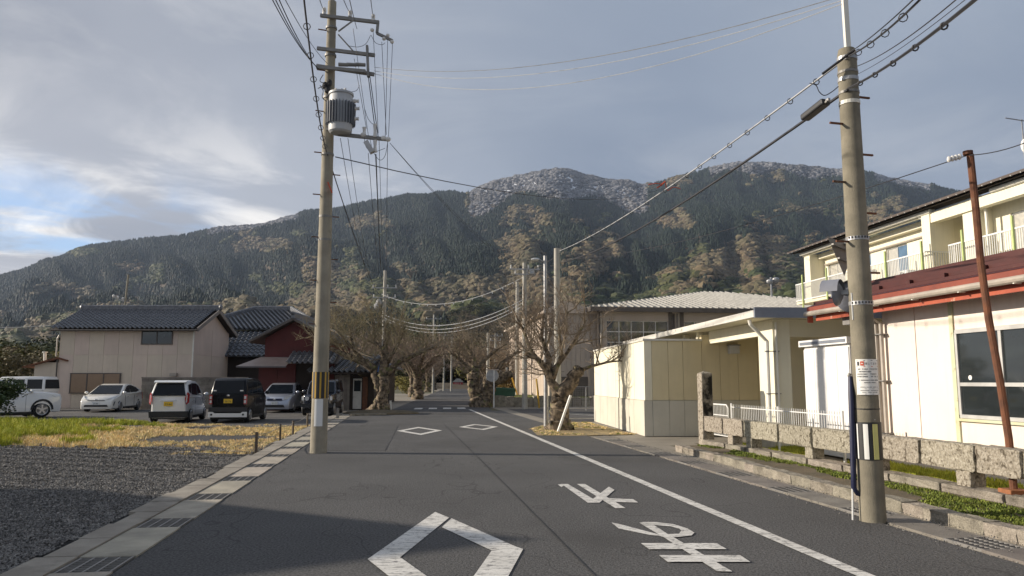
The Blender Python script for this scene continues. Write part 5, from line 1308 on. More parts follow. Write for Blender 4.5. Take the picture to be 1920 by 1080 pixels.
cherry('cherry_tree','broad dark burl trunked cherry tree at the right end of the crossing','' or G(903,763),
  [([(0,0,-.05),(-.2,0,.5),(-.45,0,1.2),(-.5,0,1.9),(-.4,0,2.3)],[.7,.48,.38,.42,.25]),([(.2,0,-.1),(.4,0,.8),(.6,0,1.5),(1.3,0,1.9),(1.9,0,2.1)],[.5,.4,.33,.3,.2])],
  [([(-.4,0,2.2),(-.5,.1,3.0),(-.8,.2,3.6),(-1.2,.3,4.2)],[.25,.14,.09,.05]),([(-.4,0,2.0),(.2,.3,3.0),(.9,.4,3.6),(1.6,.5,4.0)],[.2,.13,.09,.05]),
   ([(.6,0,1.6),(1.3,.3,2.8),(2.2,.4,3.4),(3.2,.5,3.7)],[.16,.12,.08,.05]),([(-.5,0,2.1),(-1.3,-.3,2.9),(-2.1,-.5,3.5)],[.15,.1,.05])],9,GRP,nlev=(12,7,4),lens=(1.6,.95,.55),radf=(.035,.015,.008),ang=.6)
# farther avenue trees: three kinds, copied
def generic(rs,name_lab):
    r_=random.Random(rs); lim=[]
    for k in range(6):
        a=6.28*k/6+r_.uniform(-.3,.3); R1_=r_.uniform(1.2,2.4); 
        lim.append(([(0,0,1.7),(.5*math.cos(a),.5*math.sin(a),2.3+r_.uniform(0,.4)),(R1_*math.cos(a),R1_*math.sin(a),3.0+r_.uniform(-.2,.8)),((R1_+1)*math.cos(a),(R1_+1)*math.sin(a),3.7+r_.uniform(-.2,1.2))],[.24,.16,.10,.05]))
    return cherry('cherry_tree',name_lab,(0,0,0),[([(0,0,-.05),(.08,0,.5),(-.05,0,1.1),(.05,0,1.8)],[.5,.34,.3,.28])],lim,rs,GRP,nlev=(11,6,4),lens=(1.5,.95,.55),radf=(.04,.018,.010),ang=.6)
spots=[(0,.0,27,1.15,'bare cherry tree with a thick black trunk, second on the left of the avenue'),(1,-3.2,20,.72,'slim bare cherry tree behind the mossy tree on the left'),(2,-1.2,38,1.0,'third bare cherry tree on the left side of the avenue'),
 (0,6.3,24,1.0,'bare cherry tree behind the burl trunk on the right of the avenue'),(1,6.6,44,1.05,'bare cherry tree midway on the right of the avenue'),(2,-1.3,55,1.05,'bare cherry tree deep in the avenue, left side'),
 (0,6.5,66,1.1,'bare cherry tree deep in the avenue, right side'),(1,-1.3,76,1.1,'bare cherry tree near the red building, left side'),(2,6.5,90,1.15,'bare cherry tree near the red building, right side'),(0,-1.4,104,1.15,'small far cherry tree at the left end of the avenue'),(1,6.6,122,1.2,'small far cherry tree at the right end of the avenue'),
 (2,-6.5,14,.8,'bare tree behind the wooden shack roof'),(1,10.5,30,1.1,'bare tree behind the green container'),(0,-7,46,1.2,'bare tree standing left of the avenue row'),(2,-9,70,1.4,'tall bare tree behind the left avenue row'),(1,11,70,1.3,'tall bare tree behind the right avenue row')]
protos=[generic(31,'x'),generic(37,'x'),generic(41,'x')]; used=[False]*3
for i,(k,off,d,sc_,lab) in enumerate(spots):
    o=protos[k] if not used[k] else copy_tree(protos[k]); used[k]=True
    p=pl+fd*d+fn*off; o.location=(p.x,p.y,0); o.rotation_euler=(0,0,i*1.7); o.scale=(sc_,sc_,sc_*(.95+.1*(i%3))); o['label']=lab

# leafy trees and shrubs at left edge
def leaf_tree(label,loc,h,wd,mm,seed,group=None,n=2600,s=.03,lumps=16,trunk=True,name='broadleaf_tree',cat='tree'):
    random.seed(seed); t=thing(name,label,cat,loc,0,group)
    me=leafy(M[mm],'crown',n,s,lumps); c=share('crown',me,t,(0,0,h*.02 if not trunk else h*.1),(0,0,seed),(wd,wd,h*.95))
    tk=MB(); tk.tube([(0,0,-.1),(0,0,h*.25),(.05*wd,0,h*.6)],[h*.035,h*.028,h*.012],8)
    for k in range(6):
        a=k*1.05; tk.tube([(0,0,h*(.2+.05*k)),(wd*.2*math.cos(a),wd*.2*math.sin(a),h*(.45+.04*k)),(wd*.33*math.cos(a),wd*.33*math.sin(a),h*(.6+.04*k))],[h*.016,h*.01,h*.004],5)
    tk.build('trunk',M['bark'],t); return t
leaf_tree('dark evergreen camellia bush in front of the white sport utility car','' or G(-6,790)+Vector((0,-.6,0)),1.75,2.6,'camellia',3,n=5200,s=.028,lumps=22,trunk=False,name='evergreen_bush',cat='bush')
for i,(x,Y,h,wd,mm,lab) in enumerate(((-20,62,4.6,6.5,'olive','yellow green tree at the far left edge behind the cars'),(28,66,4.3,5,'brown_leaf','brown leafed tree left of the white flue'),(62,60,3.9,4.6,'brown_leaf','low brown thicket right behind the white van'),(90,72,4.4,5,'olive','olive tree just left of the beige house'),(-70,70,5,7,'olive','olive tree beyond the left edge of the picture'),(45,90,6.4,8,'evergreen','dark evergreen tree behind the brown thicket'),(0,100,6.2,8,'olive','yellowish tree top furthest back at the left edge'),(70,110,7.5,9,'evergreen','dark evergreen tree behind the olive tree'))):
    p=at(x,715,Y); leaf_tree(lab,(p.x,p.y,-.05),h,wd,mm,50+i,'trees beyond the beige house',n=3200,s=.026)
for i,(x,Y,h,wd,mm,lab) in enumerate(((960,66,2.6,3.6,'bamboo','golden bamboo thicket beside the concrete poles'),(944,74,2.4,3,'olive','olive shrub behind the green container'),(990,78,3.4,4,'olive','olive green shrub between the poles and the gym wing'),(770,84,2.2,4,'olive','low green hedge in the field left of the avenue'))):
    p=at(x,715,Y); leaf_tree(lab,(p.x,p.y,-.05),h,wd,mm,90+i,None,n=2600,s=.028,trunk=False,name='shrub',cat='shrub')
# evergreen belt at the back of the avenue: separate big trees
xs_=sorted(random.Random(i).uniform(-150,1500) for i in range(26)); ORD='first second third fourth fifth sixth seventh eighth ninth tenth eleventh twelfth thirteenth fourteenth fifteenth sixteenth seventeenth eighteenth nineteenth twentieth twenty-first twenty-second twenty-third twenty-fourth twenty-fifth twenty-sixth'.split()
for i in range(26):
    x=xs_[i]; Y=random.Random(i+99).uniform(120,175); h=random.Random(i+7).uniform(6,10.5)
    if i==0:
        random.seed(2); kinds=[leafy(M[m_],'crown',2400,.026,20) for m_ in ('evergreen','olive','bare_far')]
    p=at(x,715,Y); t=thing('wood_edge_tree',['dark evergreen tree at the wood edge','olive coloured tree at the wood edge','bare brown tree at the wood edge'][i%3]+', %s from the left'%ORD[i],'tree',(p.x,Y,-.1),i,'trees along the far wood edge')
    share('crown',kinds[i%3],t,(0,0,h*.05),(0,0,0),(h*.95,h*.95,h)); MB().cyl((0,0,0),(0,0,h*.4),.2,.12,6).build('trunk',M['bark'],t)
# ------------------------------------------------------------ utility poles
def strap(par,z,r,m='galv',h=.05,name='band'): return MB().tube([(0,0,z),(0,0,z+h)],[r,r],20).build(name,M[m],par)
def insul(par,p,s=1.,name='insulator',up=1):
    x,y,z=p; o=MB(); o.tube([(x,y,z),(x,y,z+up*.05*s),(x,y,z+up*.055*s),(x,y,z+up*.1*s),(x,y,z+up*.105*s),(x,y,z+up*.15*s),(x,y,z+up*.19*s)],[.05*s,.05*s,.035*s,.055*s,.035*s,.05*s,.02*s],10)
    return o.build(name,M['porcelain'],par,smooth=50)
def step_bolts(par,z0,z1,r,n,a0=0.):
    for k in range(n):
        z=z0+(z1-z0)*k/max(1,n-1); a=a0+(math.pi if k%2 else 0); MB().bar((r*.8*math.cos(a),r*.8*math.sin(a),z),((r+.17)*math.cos(a),(r+.17)*math.sin(a),z),.022,.022).build('step_bolt',M['rust'],par)
# P1: left foreground pole
B1=G(597,849); P1=thing('utility_pole','tall concrete pole with transformer and yellow and black stripes, left foreground','utility pole',B1)
def l1(px,py,dY=0.): return at(px,py,B1.y+dY)-B1
top=10.75
MB().tube([(0,0,-.1),(0,0,2),(0,0,5),(0,0,8),(0,0,top)],[.19,.175,.15,.125,.10],24).build('shaft',M['pole'],P1,smooth=40)
MB().cyl((.02,.0,top-.2),(.02,0,top+1.6),.045,.03,8).build('top_mast',M['galv'],P1)
wr=MB()
r_=.188
for k in range(10):
    a0=-math.pi*.98+k*math.pi*.098*2/2+.0; a1=a0+math.pi*.098
    m_='yellow' if k%2 else 'black'
    if k%2: a0+=.10; 
    else: a1+=.10
    P=[(r_*math.cos(a0),r_*math.sin(a0),1.22),(r_*math.cos((a0+a1)/2),r_*math.sin((a0+a1)/2),1.22),(r_*math.cos(a1),r_*math.sin(a1),1.22)]
    mb=MB(); mb.add(P+[(x,y,1.81) for x,y,z in P]+[(x*.96,y*.96,z) for x,y,z in P]+[(x*.96,y*.96,1.81) for x,y,z in P],[(0,1,4,3),(1,2,5,4),(3,4,10,9),(4,5,11,10)]); mb.build('warning_stripe',M[m_],P1)
mb=MB(); q=[(.187*math.cos(a),.187*math.sin(a)) for a in np.linspace(-2.0,-.95,8)]
mb.add([(x,y,.60) for x,y in q]+[(x,y,1.205) for x,y in q],[(k,k+1,k+9,k+8) for k in range(7)]); mb.build('grey_panel',M['plate_white'],P1,smooth=40)
for z in (8.3,9.35,10.05,5.4,4.85,6.9): strap(P1,z,.16-.0045*z+.02,'galvd')
step_bolts(P1,2.4,10,.14,16,.35)
def arm(px0,py0,px1,py1,dy=-.16,w_=.075,nm='crossarm'):
    a=l1(px0,py0); b=l1(px1,py1); a.y=dy;b.y=dy; MB().bar(a,b,.075,w_).build(nm,M['galvd'],P1); return a,b
arm(604,35,713,48); arm(598,96,705,109); arm(597,129,704,145,dy=-.17); arm(600,136,690,144,dy=-.32)
a=l1(638,66);b=l1(665,46);a.y=b.y=-.2; MB().bar(a,b,.03,.03).build('brace',M['galvd'],P1)
a=l1(638,72);b=l1(665,102);a.y=b.y=-.2; MB().bar(a,b,.03,.03).build('brace',M['galvd'],P1)
a=l1(711,48);b=l1(709,68);c_=l1(738,82)
for u_ in (a,b,c_): u_.y=-.16
MB().bar(a,b,.06,.06).build('offset_arm',M['galvd'],P1); MB().bar(b,c_,.06,.06).build('offset_arm',M['galvd'],P1)
for x,y in ((611,33),(659,38),(702,45)): q=l1(x,y); q.y=-.16; insul(P1,q,.95)
for x,y in ((700,62),(722,78),(729,72),(737,84)): q=l1(x,y); q.y=-.16; MB().ell(q,(.05,.05,.045),8,6).build('insulator',M['porcelain'],P1)
a=l1(692,94);b=l1(694,152);a.y=b.y=-.24; MB().bar(a,b,.10,.05).build('hanging_bar',M['galvd'],P1)
for x in (640,655,672): q=l1(x,130); MB().tube([q+Vector((0,-.28,0)),q+Vector((.22,-.28,-.01))],[.05,.045],8).build('clamp',M['galvd'],P1)
# transformer
tf_=thing('transformer','grey finned transformer can hung on the left pole','transformer',tuple(B1+Vector((.35,-.28,7.35))))
tl=MB(); tl.tube([(0,0,0),(0,0,.04),(0,0,.12),(0,0,.86),(0,0,.92)],[.22,.265,.275,.275,.26],24); tl.build('tank',M['tformer'],tf_,smooth=40)
MB().tube([(0,0,.92),(0,0,.97),(0,0,1.0)],[.29,.29,.22],24).build('lid',M['tformer'],tf_,smooth=40)
fmm=MB().box(.27,.345,-.008,.008,.2,.72).mesh('fin',M['fin'])
for k in range(26): share('fin',fmm,tf_,(0,0,0),(0,0,k*2*math.pi/26))
for k,(x,z) in enumerate(((.36,.78),(.38,.60),(.37,.35))): MB().tube([(x-.12,-.02,z),(x-.02,-.02,z),(x,-.02,z),(x+.06,-.02,z)],[.03,.05,.035,.045],10).build('bushing',M['porcelain'],tf_)
for x in (-.12,.1): MB().tube([(x,-.05,1.0),(x,-.05,1.08)],[.035,.03],8).build('bushing',M['porcelain'],tf_)
MB().bar((-.36,.15,.15),(-.1,.1,.15),.08,.06).build('bracket',M['galvd'],tf_); MB().bar((-.36,.15,.8),(-.1,.1,.8),.08,.06).build('bracket',M['galvd'],tf_)
a=l1(637,256);b=l1(732,266);a.y=b.y=-.17; MB().bar(a,b,.07,.08).build('lower_arm',M['galvd'],P1)
for x,y in ((722,264),(730,266),(684,258)): q=l1(x,y); q.y=-.2; MB().ell(q,(.07,.06,.06),8,6).build('insulator',M['porcelain'],P1)
for x,y0,y1 in ((706,262,238),(706,268,290),(686,258,244)): a=l1(x,y0);b=l1(x,y1);a.y=b.y=-.2; MB().tube([a,a.lerp(b,.5),b],[.05,.035,.05],8).build('cutout_switch',M['porcelain'],P1)
a=l1(690,272);b=l1(702,292);a.y=b.y=-.25; MB().bar(a,b,.14,.12).build('junction_box',M['galv'],P1)
for px0,py0 in ((612,165),(616,172),(620,160)): q=l1(px0,py0); q.y=-.14; MB().ell(q,(.07,.06,.10),8,6).build('cable_joint',M['black'],P1)
a=l1(618,345);b=l1(626,365);a.y=b.y=-.17; MB().bar(a,b,.02,.03).build('red_tape',M['orange'],P1)

# P2: right foreground pole
B2=G(1637,977); P2=thing('utility_pole','brown concrete pole with a pasted notice and stripes, right foreground','utility pole',B2)
def l2(px,py): return at(px,py,B2.y)-B2
MB().tube([(0,0,-.05),(0,0,1.5),(0,0,3.),(0,0,5.62),(0,0,5.70)],[.145,.136,.128,.113,.095],24).build('shaft',M['pole_dark'],P2,smooth=40)
MB().bar((.02,-.0,5.4),(-.0,0,7.9),.06,.06).build('top_mast',M['gutterwhite'],P2)
def rat(z): return .145-.0058*z
for z,m_ in ((5.55,'galv'),(5.38,'galvd'),(5.28,'galv'),(5.12,'galvd'),(4.98,'gutterwhite'),(3.28,'galv'),(2.50,'galv')): strap(P2,z,rat(z)+.008,m_,.045 if m_!='galvd' else .03)
for z in (3.30,2.515):
    for k in range(7): a=-2.7+k*.28; r_=rat(z)+.010; MB().box(-.008,.008,-.004,.004,-.012,.012).build('band_hole',M['ink'],P2,loc=(r_*math.cos(a),r_*math.sin(a),z+.01),rz=a+math.pi/2)
step_bolts(P2,2.9,5.1,.125,7,.25)
for z in (1.275,.70): strap(P2,z,rat(z)+.006,'black',.012)
for k in range(3): 
    z=1.28-.19*k
    MB().bar((.02,-.14,z-.12),(.15,-.0,z-.12),.008,.008).build('hook',M['galv'],P2)
def curved(par,name,m,r,a0,a1,z0,z1,n=8,th=.003):
    q=[(math.cos(a),math.sin(a)) for a in np.linspace(a0,a1,n+1)]; mb=MB()
    vs=[(x*r,y*r,z0) for x,y in q]+[(x*r,y*r,z1) for x,y in q]+[(x*(r+th),y*(r+th),z0) for x,y in q]+[(x*(r+th),y*(r+th),z1) for x,y in q]; e=n+1
    fs=[]
    for k in range(n): fs+=[(k,k+1,k+1+e,k+e),(2*e+k,2*e+k+1,3*e+k+1,3*e+k),(k,k+1,2*e+k+1,2*e+k),(k+e,k+e+1,3*e+k+1,3*e+k)]
    fs+=[(0,e,3*e,2*e),(n,n+e,3*e+n,2*e+n)]
    return mb.add(vs,fs).build(name,M[m],par,smooth=40)
wz0,wz1=.70,1.13
for m_,a0,a1 in (('black',-3.3,-.2),): curved(P2,'stripe_sheet',m_,.144,a0,a1,wz0,wz1,14)
for m_,a0,a1 in (('paper',-2.95,-2.80),('paper',-2.35,-2.0),('pale_yellow',-1.65,-1.25)): curved(P2,'stripe',m_,.1475,a0,a1,wz0+.01,wz1-.02,4)
# notice
nz0=B2.z+ (at(1620,740,B2.y).z); nz1=at(1620,674,B2.y).z
nt_=thing('pasted_notice','white notice with orange heading and Japanese print on the right pole','notice',tuple(B2))
AM=-1.72; HWA=.95; RN=.148
def pz(f_): return nz0+(nz1-nz0)*f_
curved(nt_,'sheet','paper',RN,AM-HWA,AM+HWA,nz0,nz1,12,.002)
def ink(u0,u1,v0,v1,m='ink'): # u 0..1 left to right, v 0..1 bottom to top
    return curved(nt_,'print',m,RN+.004,AM-HWA+2*HWA*u0,AM-HWA+2*HWA*u1,pz(v0),pz(v1),3,.0006)
ink(.06,.94,.955,.968); ink(.05,.95,.785,.80,'redink'); ink(.20,.34,.82,.94,'redink'); ink(.08,.15,.82,.93,'ink')
def curve_text(body,size,u,v,m):
    me=text_mesh(body,size,M[m]); r=RN+.0046
    bm=bmesh.new(); bm.from_mesh(me); bmesh.ops.subdivide_edges(bm,edges=[e for e in bm.edges if e.calc_length()>.01],cuts=1)
    for q in bm.verts:
        a=AM-HWA+2*HWA*u+q.co.x/r; q.co=Vector((r*math.cos(a),r*math.sin(a),pz(v)+q.co.y))
    bm.to_mesh(me); bm.free(); o=share('lettering',me,nt_); return o
curve_text('探してます!',.030,.64,.87,'ink'); ink(.235,.305,.865,.895,'paper')
rr_=random.Random(4)
for v,h_,u0,u1,n_ in ((.70,.035,.08,.94,15),(.63,.035,.12,.66,11),(.56,.035,.06,.86,16),(.49,.038,.05,.94,17),(.40,.022,.12,.92,26),(.33,.022,.28,.78,18),(.21,.014,.15,.90,28),(.115,.014,.12,.92,28),(.065,.012,.22,.84,24)):
    mb=[]
    for k in range(n_):
        w_=(u1-u0)/n_; u=u0+k*w_
        if rr_.random()<.12: continue
        if h_>.03:
            ink(u+w_*.12,u+w_*.85,v+h_*.75,v+h_,'ink'); ink(u+w_*.38,u+w_*.58,v,v+h_*.75,'ink')
            if rr_.random()<.6: ink(u+w_*.12,u+w_*.85,v+h_*.3,v+h_*.48,'ink')
        else: ink(u+w_*.15,u+w_*.8,v,v+h_,'ink')
ink(.06,.94,.165,.172); ink(.06,.94,.02,.028)
prs=[c for c in nt_.children if c.name.startswith('print')]
# join the print into a few meshes
def join(objs,name,par):
    by={}
    for o in objs: by.setdefault(o.data.materials[0].name,[]).append(o)
    for mn,l_ in by.items():
        mb=MB()
        for o in l_: mb.add([tuple(v.co) for v in o.data.vertices],[tuple(p.vertices) for p in o.data.polygons])
        for o in l_: me=o.data; bpy.data.objects.remove(o); bpy.data.meshes.remove(me)
        mb.build(name,bpy.data.materials[mn],par)
join(prs,'print',nt_)
# navy guard tube of guy wire and small white marker rod
gg=thing('guy_guard','navy blue plastic cable guard tube beside the right pole','cable guard',B2)
q=[l2(1598,706)+Vector((0,.05,0)),l2(1596,740),l2(1598,800),l2(1600,880),l2(1601,915),l2(1608,926),l2(1618,930)]
MB().tube(q,[.026,.033,.033,.031,.03,.026,.018],10).build('tube',M['navy'],gg,smooth=50)
MB().tube([l2(1595,706)+Vector((0,.05,0)),l2(1597,700)+Vector((0,.05,0))],.02,8).build('clip',M['galvd'],gg)
mk=thing('marker_rod','thin white marker rod standing at the foot of the right pole','rod',B2)
MB().tube([l2(1599,975),l2(1598,870)],.011,8).build('rod',M['white_metal'],mk)
# stop sign seen from behind and mirrors
sg_=thing('road_sign','triangular stop sign seen from behind, strapped to the right pole','road sign',B2)
c0=l2(1558,440)+Vector((0,.10,0)); c1=l2(1632,452)+Vector((0,.42,0)); c2_=l2(1604,511)+Vector((0,.30,0))
n_=(c1-c0).cross(c2_-c0).normalized(); MB().prism([c0,c1,c2_],n_*.006).build('plate',M['galvd'],sg_,bevel=.01)
for f_ in (.2,.55): a=c0.lerp(c2_,f_); b=c1.lerp(c2_,f_); MB().bar(a-n_*.02,b-n_*.02,.03,.02).build('rib',M['galvd'],sg_)
MB().bar((0,.1,3.30),(.0,.32,3.30),.04,.04).build('bracket',M['galv'],sg_)
def mirror(lab,cx,cy,dy,rz,r=.27):
    hl=r*1.3
    m_=thing('traffic_mirror',lab,'traffic mirror',B2+l2(cx,cy)+Vector((0,dy,0)),rz)
    q=MB(); q.tube([(0,0,0),(0,.04,0),(0,.07,0)],[r*.5,r*.92,r],24); q.build('back_shell',M['mirrorback'],m_,smooth=40)
    hd_=MB(); n=14
    P=[(r*1.04*math.cos(a),r*1.04*math.sin(a)) for a in np.linspace(0.05,math.pi-.05,n)]
    hd_.add([(x,.0,z) for x,z in P]+[(x,hl,z*1.0) for x,z in P]+[(x*.98,.0,z*.98) for x,z in P]+[(x*.98,hl,z*.98) for x,z in P],[(k,k+1,k+1+n,k+n) for k in range(n-1)]+[(2*n+k,2*n+k+1,3*n+k+1,3*n+k) for k in range(n-1)]+[(k,k+1,2*n+k+1,2*n+k) for k in range(n-1)]+[(n+k,n+k+1,3*n+k+1,3*n+k) for k in range(n-1)])
    hd_.build('hood',M['mirrorback'],m_,smooth=40)
    MB().tube([(0,.071,0),(0,.085,0)],[r*.98,r*.7],24).build('mirror_glass',M['chrome'],m_); MB().bar((0,0,0),(0,-.2,0),.05,.05).build('bracket',M['galv'],m_)
mirror('silver hooded traffic mirror left of the right pole, seen from behind',1588,546,.15,R(50),.16)
mirror('silver hooded traffic mirror right of the right pole, seen from behind',1620,550,.30,R(-12),.20)
MB().box(-.02,.02,-.005,.005,0,.32).build('white_tag',M['paper'],P2,loc=tuple(l2(1598,600)+Vector((0,-.05,0))))

# simpler poles
def pole(label,base,h,r0,r1,m='pole_far',arms=(),name='utility_pole',cat='utility pole',group='distant utility poles',lamp=None,bolts=True):
    p=thing(name,label,cat,base,0,group); MB().cyl((0,0,-.05),(0,0,h),r0,r1,14).build('shaft',M[m],p,smooth=40)
    for z,hl,ang_ in arms:
        d=Vector((math.cos(ang_),math.sin(ang_),0)); MB().bar(d*-hl+Vector((0,-.1,z)),d*hl+Vector((0,-.1,z)),.07,.07).build('crossarm',M['galv'],p)
        for f_ in (-.9,0.25,.9): insul(p,tuple(d*hl*f_+Vector((0,-.1,z+.04))),1.1)
    if bolts:
        for k in range(int(h/1.1)): MB().bar((-r0-.12,0,2+k*.9),(r0+.12,0,2+k*.9),.03,.03).build('step_bolt',M['galvd'],p)
    if lamp:
        z,dx=lamp; MB().tube([(0,0,z),(dx*.6,-.05,z+.12)],.02,6).build('lamp_arm',M['galv'],p); MB().ell((dx,-.05,z+.12),(.16,.07,.05),10,6).build('lamp_head',M['lamp_clear'],p)
    return p
P3=pole('slender pale steel pole with small lamp left of the gnarled tree',G(1024,803),6.0,.085,.06,'galv',lamp=(5.75,-.35),group=None,bolts=False,name='lamp_pole',cat='lamp pole')
P4b=at(1046,757,32); P4b.z=0; P4=pole('pale concrete pole behind the gnarled forked tree',P4b,7.25,.16,.12,group=None)
P5b=G(984,767); P5=pole('concrete pole with crossarms left of the gym wing',P5b,8.6,.17,.12,arms=((8.2,.9,.1),(7.9,.6,.1)),group=None)
MB().box(.3,.55,-.3,-.1,7.9,8.2).build('junction_box',M['galv'],P5)
P6b=G(970,753); P6=pole('plain concrete pole beside the cross armed one on the avenue',P6b,9.6,.19,.13,group=None)
P7b=at(717,760,58); P7b.z=0; P7=pole('tall pole with triple crossarms behind the mossy left tree',P7b,10.1,.17,.12,arms=((8.75,.95,.05),(8.0,.9,.05),(6.1,.8,.05)),group=None)
for x,z in ((-.4,7.6),(-.55,7.3)): MB().ell((x,-.2,z),(.22,.2,.3),8,6).build('cable_box',M['galv'],P7)
def farpole(px,pyt,Y,lab,arms=((.3,.8),)):
    b=at(px,716,Y); b.z=0; h=at(px,pyt,Y).z; return pole(lab,b,h,.16,.11,arms=tuple((h-a,l_,.1) for a,l_ in arms),bolts=False)
farpole(812,590,105,'distant pole with crossarms above the left avenue trees',((.6,1.1),(1.6,.9)))
farpole(832,626,130,'distant pole left of the avenue vanishing point'); farpole(846,632,125,'distant pole just left of the red building',((.3,.7),(1.,.7)))
farpole(915,624,56,'thin pale pole rising from the burl trunked tree',()); farpole(929,625,84,'distant pole right of the thin pale pole',((.3,.8),(.8,.6)))
farpole(938,642,90,'distant plain pole behind the golden thicket',()); farpole(950,646,95,'distant pole furthest right in the avenue gap',())
farpole(116,688,80,'short pole standing left of the beige house',())
tw_=at(221,716,60); tw_.z=0; T1=thing('steel_mast','two legged pale mast with crossarm behind the beige house roof','mast',tw_)
h=at(224,515,60).z
MB().tube([(-.5,0,0),(-.22,0,h-2.3)],.09,8).build('leg',M['pole'],T1); MB().tube([(.5,0,0),(.1,0,h-2.9)],.09,8).build('leg',M['pole'],T1); MB().tube([(.1,0,h-4),(.3,0,h)],.08,8).build('upper_shaft',M['pole'],T1)
MB().bar((-.85,0,h-1.8),(.3,0,h-2.2),.06,.06).build('crossarm',M['galv'],T1)
for x in (-.75,-.4,0): MB().ell((x,-.05,h-1.72-(x+.75)*.3),(.1,.1,.13),8,6).build('insulator',M['porcelain'],T1)

# ------------------------------------------------------------ wires
def wire(label,p0,p1,sag=.3,r=.008,m='wire',group=None,n=16,ties=0,tie_m='wire',tie_r=.03,name='overhead_wire'):
    p0=Vector(p0);p1=Vector(p1); c=Vector(p0); pts=[]
    for k in range(n+1):
        f_=k/n; q=p0.lerp(p1,f_)-c; q.z-=sag*4*f_*(1-f_); pts.append(q)
    if not ties:
        o=MB().tube(pts,r,5).build(name,M[m],loc=tuple(c)); tag(o,label,'wire',group); return o
    t=thing(name,label,'wire',tuple(c),0,group); MB().tube(pts,r,5).build('cable',M[m],t)
    for k in range(1,ties):
        f_=k/ties; q=p0.lerp(p1,f_)-c; q.z-=sag*4*f_*(1-f_); 
        if tie_m=='wire':
            d=(p1-p0).normalized(); u=d.orthogonal().normalized(); v=d.cross(u); ring=[q+u*(tie_r*math.cos(a))+v*(tie_r*math.sin(a))+Vector((0,0,-tie_r*.4)) for a in np.linspace(0,6.283,9)]
            MB().tube(ring,r*.5,4,cap=False).build('spiral_hanger',M['wire'],t)
        else: MB().box(q.x-.03,q.x+.03,q.y-.03,q.y+.03,q.z-.12,q.z).build('cable_tie',M[tie_m],t)
    return t
Y1=B1.y
def w1(px,py,dy=-.16): 
    p=at(px,py,Y1); p.y+=dy; return p
for i,(xa,ya,xb,yb,Yb) in enumerate(((598,131,508,-6,11),(599,133,514,-6,11),(601,136,521,-6,11))):
    wire(['lowest','middle','uppermost'][i]+' of three close wires leaving the left pole towards upper left',w1(xa,ya),at(xb,yb,Yb),.12,.009)
wire('single thin wire crossing above the three close wires at upper left',w1(618,125),at(532,-6,10),.1,.006)
# heavy messenger cable with rings passing in front of the pole
wire('black ringed cable hanging steeply past the left pole',at(612,285,Y1-.3),at(568,-20,9.5),.25,.014,ties=9,tie_r=.05)
wire('dark cable running from the left pole down to the pole behind the mossy tree',at(614,290,Y1-.2),at(716,560,57.8),.5,.014)
for i,(a,b) in enumerate((((611,26),(596,-12)),((659,30),(640,-12)),((702,37),(694,-12)),((672,60),(653,-12)))):
    wire(['leftmost','second','rightmost','third'][i]+' thin wire rising from the top crossarm of the left pole',w1(*a),at(b[0],b[1],10),.03,.007)
for i,(x0,y0,x1,y1) in enumerate(((718,84,727,258),(729,80,725,262),(738,86,731,262),(702,64,712,255))):
    wire(['first','second','outermost','innermost'][i]+' vertical lead dropping from the bracket to the lower arm',w1(x0,y0),w1(x1,y1,-.2),.0,.006)
for i,(x0,y0,dx,y1,s_) in enumerate(((694,150,708,262,.0),(697,150,712,262,.0),(666,62,694,262,0),(668,118,690,246,0))):
    wire(['thick dark lead beside the transformer','second dark lead beside the transformer','long thin lead from the top arm to the lower arm','lead ending at the transformer bushings'][i],w1(x0,y0,-.24),w1(dx,y1,-.2),s_,.010 if i<2 else .006)
def loop(label,pts,r=.006,m='wire',Yd=None,nm='jumper_wire'):
    P=[at(x,y,Yd or Y1-.2) for x,y in pts]; c=P[0]; Q=[]
    for i in range(len(P)-1):
        p0=P[max(i-1,0)];p1=P[i];p2=P[i+1];p3=P[min(i+2,len(P)-1)]
        for k in range(5):
            t=k/5; Q.append(.5*((2*p1)+(p2-p0)*t+(2*p0-5*p1+4*p2-p3)*t*t+(3*p1-p0-3*p2+p3)*t**3)-c)
    Q.append(P[-1]-c); o=MB().tube(Q,r,5).build(nm,M[m],loc=tuple(c)); tag(o,label,'wire'); return o
loop('long drooping jumper wire below the top crossarm',[(654,86),(672,88),(686,82),(695,66)]); loop('small jumper loop at the bracket end',[(696,66),(704,80),(716,84),(722,80)])
loop('jumper loop under the third crossarm',[(640,166),(654,172),(668,170),(674,160)]); loop('jumper loop beside the transformer bushings',[(684,205),(690,222),(698,232),(706,236)])
loop('hanging loop under the lower arm',[(694,262),(700,285),(712,300),(722,292),(727,266)]); loop('large loop around the cutout switch',[(684,250),(684,268),(690,280),(704,284),(722,278)])
loop('tangled black lead at the cable joint on the left pole',[(600,160),(606,170),(604,182),(612,190),(622,196)],.010); loop('second tangled lead at the cable joint on the left pole',[(606,140),(600,152),(612,158),(620,170),(612,184)],.009)
loop('third tangled lead curling below the cable joint',[(596,166),(604,162),(612,156),(618,150)],.009)
p7=lambda px,py: at(px,py,57.9)
for i,(x0,y0,x1,y1) in enumerate(((640,262,700,538),(654,262,705,540),(692,290,713,530),(706,292,716,528),(712,262,720,528),(728,268,724,538))):
    wire(['first thin line going from the left pole to the pole behind the mossy tree','second thin line going from the left pole to the pole behind the mossy tree','third line of that span, just left of the black bundle','thick black cable bundle running to the pole behind the mossy tree','line just right of the black bundle','rightmost thin line of the span behind the left pole'][i],w1(x0,y0,-.1),p7(x1,y1),.9 if i<2 else .35,.016 if i==3 else .007)
wire('thin line crossing the sky from the left pole towards the mountain peak',w1(632,298),at(1245,352,60),1.0,.014)
for i,dx in enumerate((0,9)): wire(['upper','lower'][i]+' of two faint lines slanting down right from the lower arm',w1(733,272),at(985+dx,505,45),.5,.006,'wire')
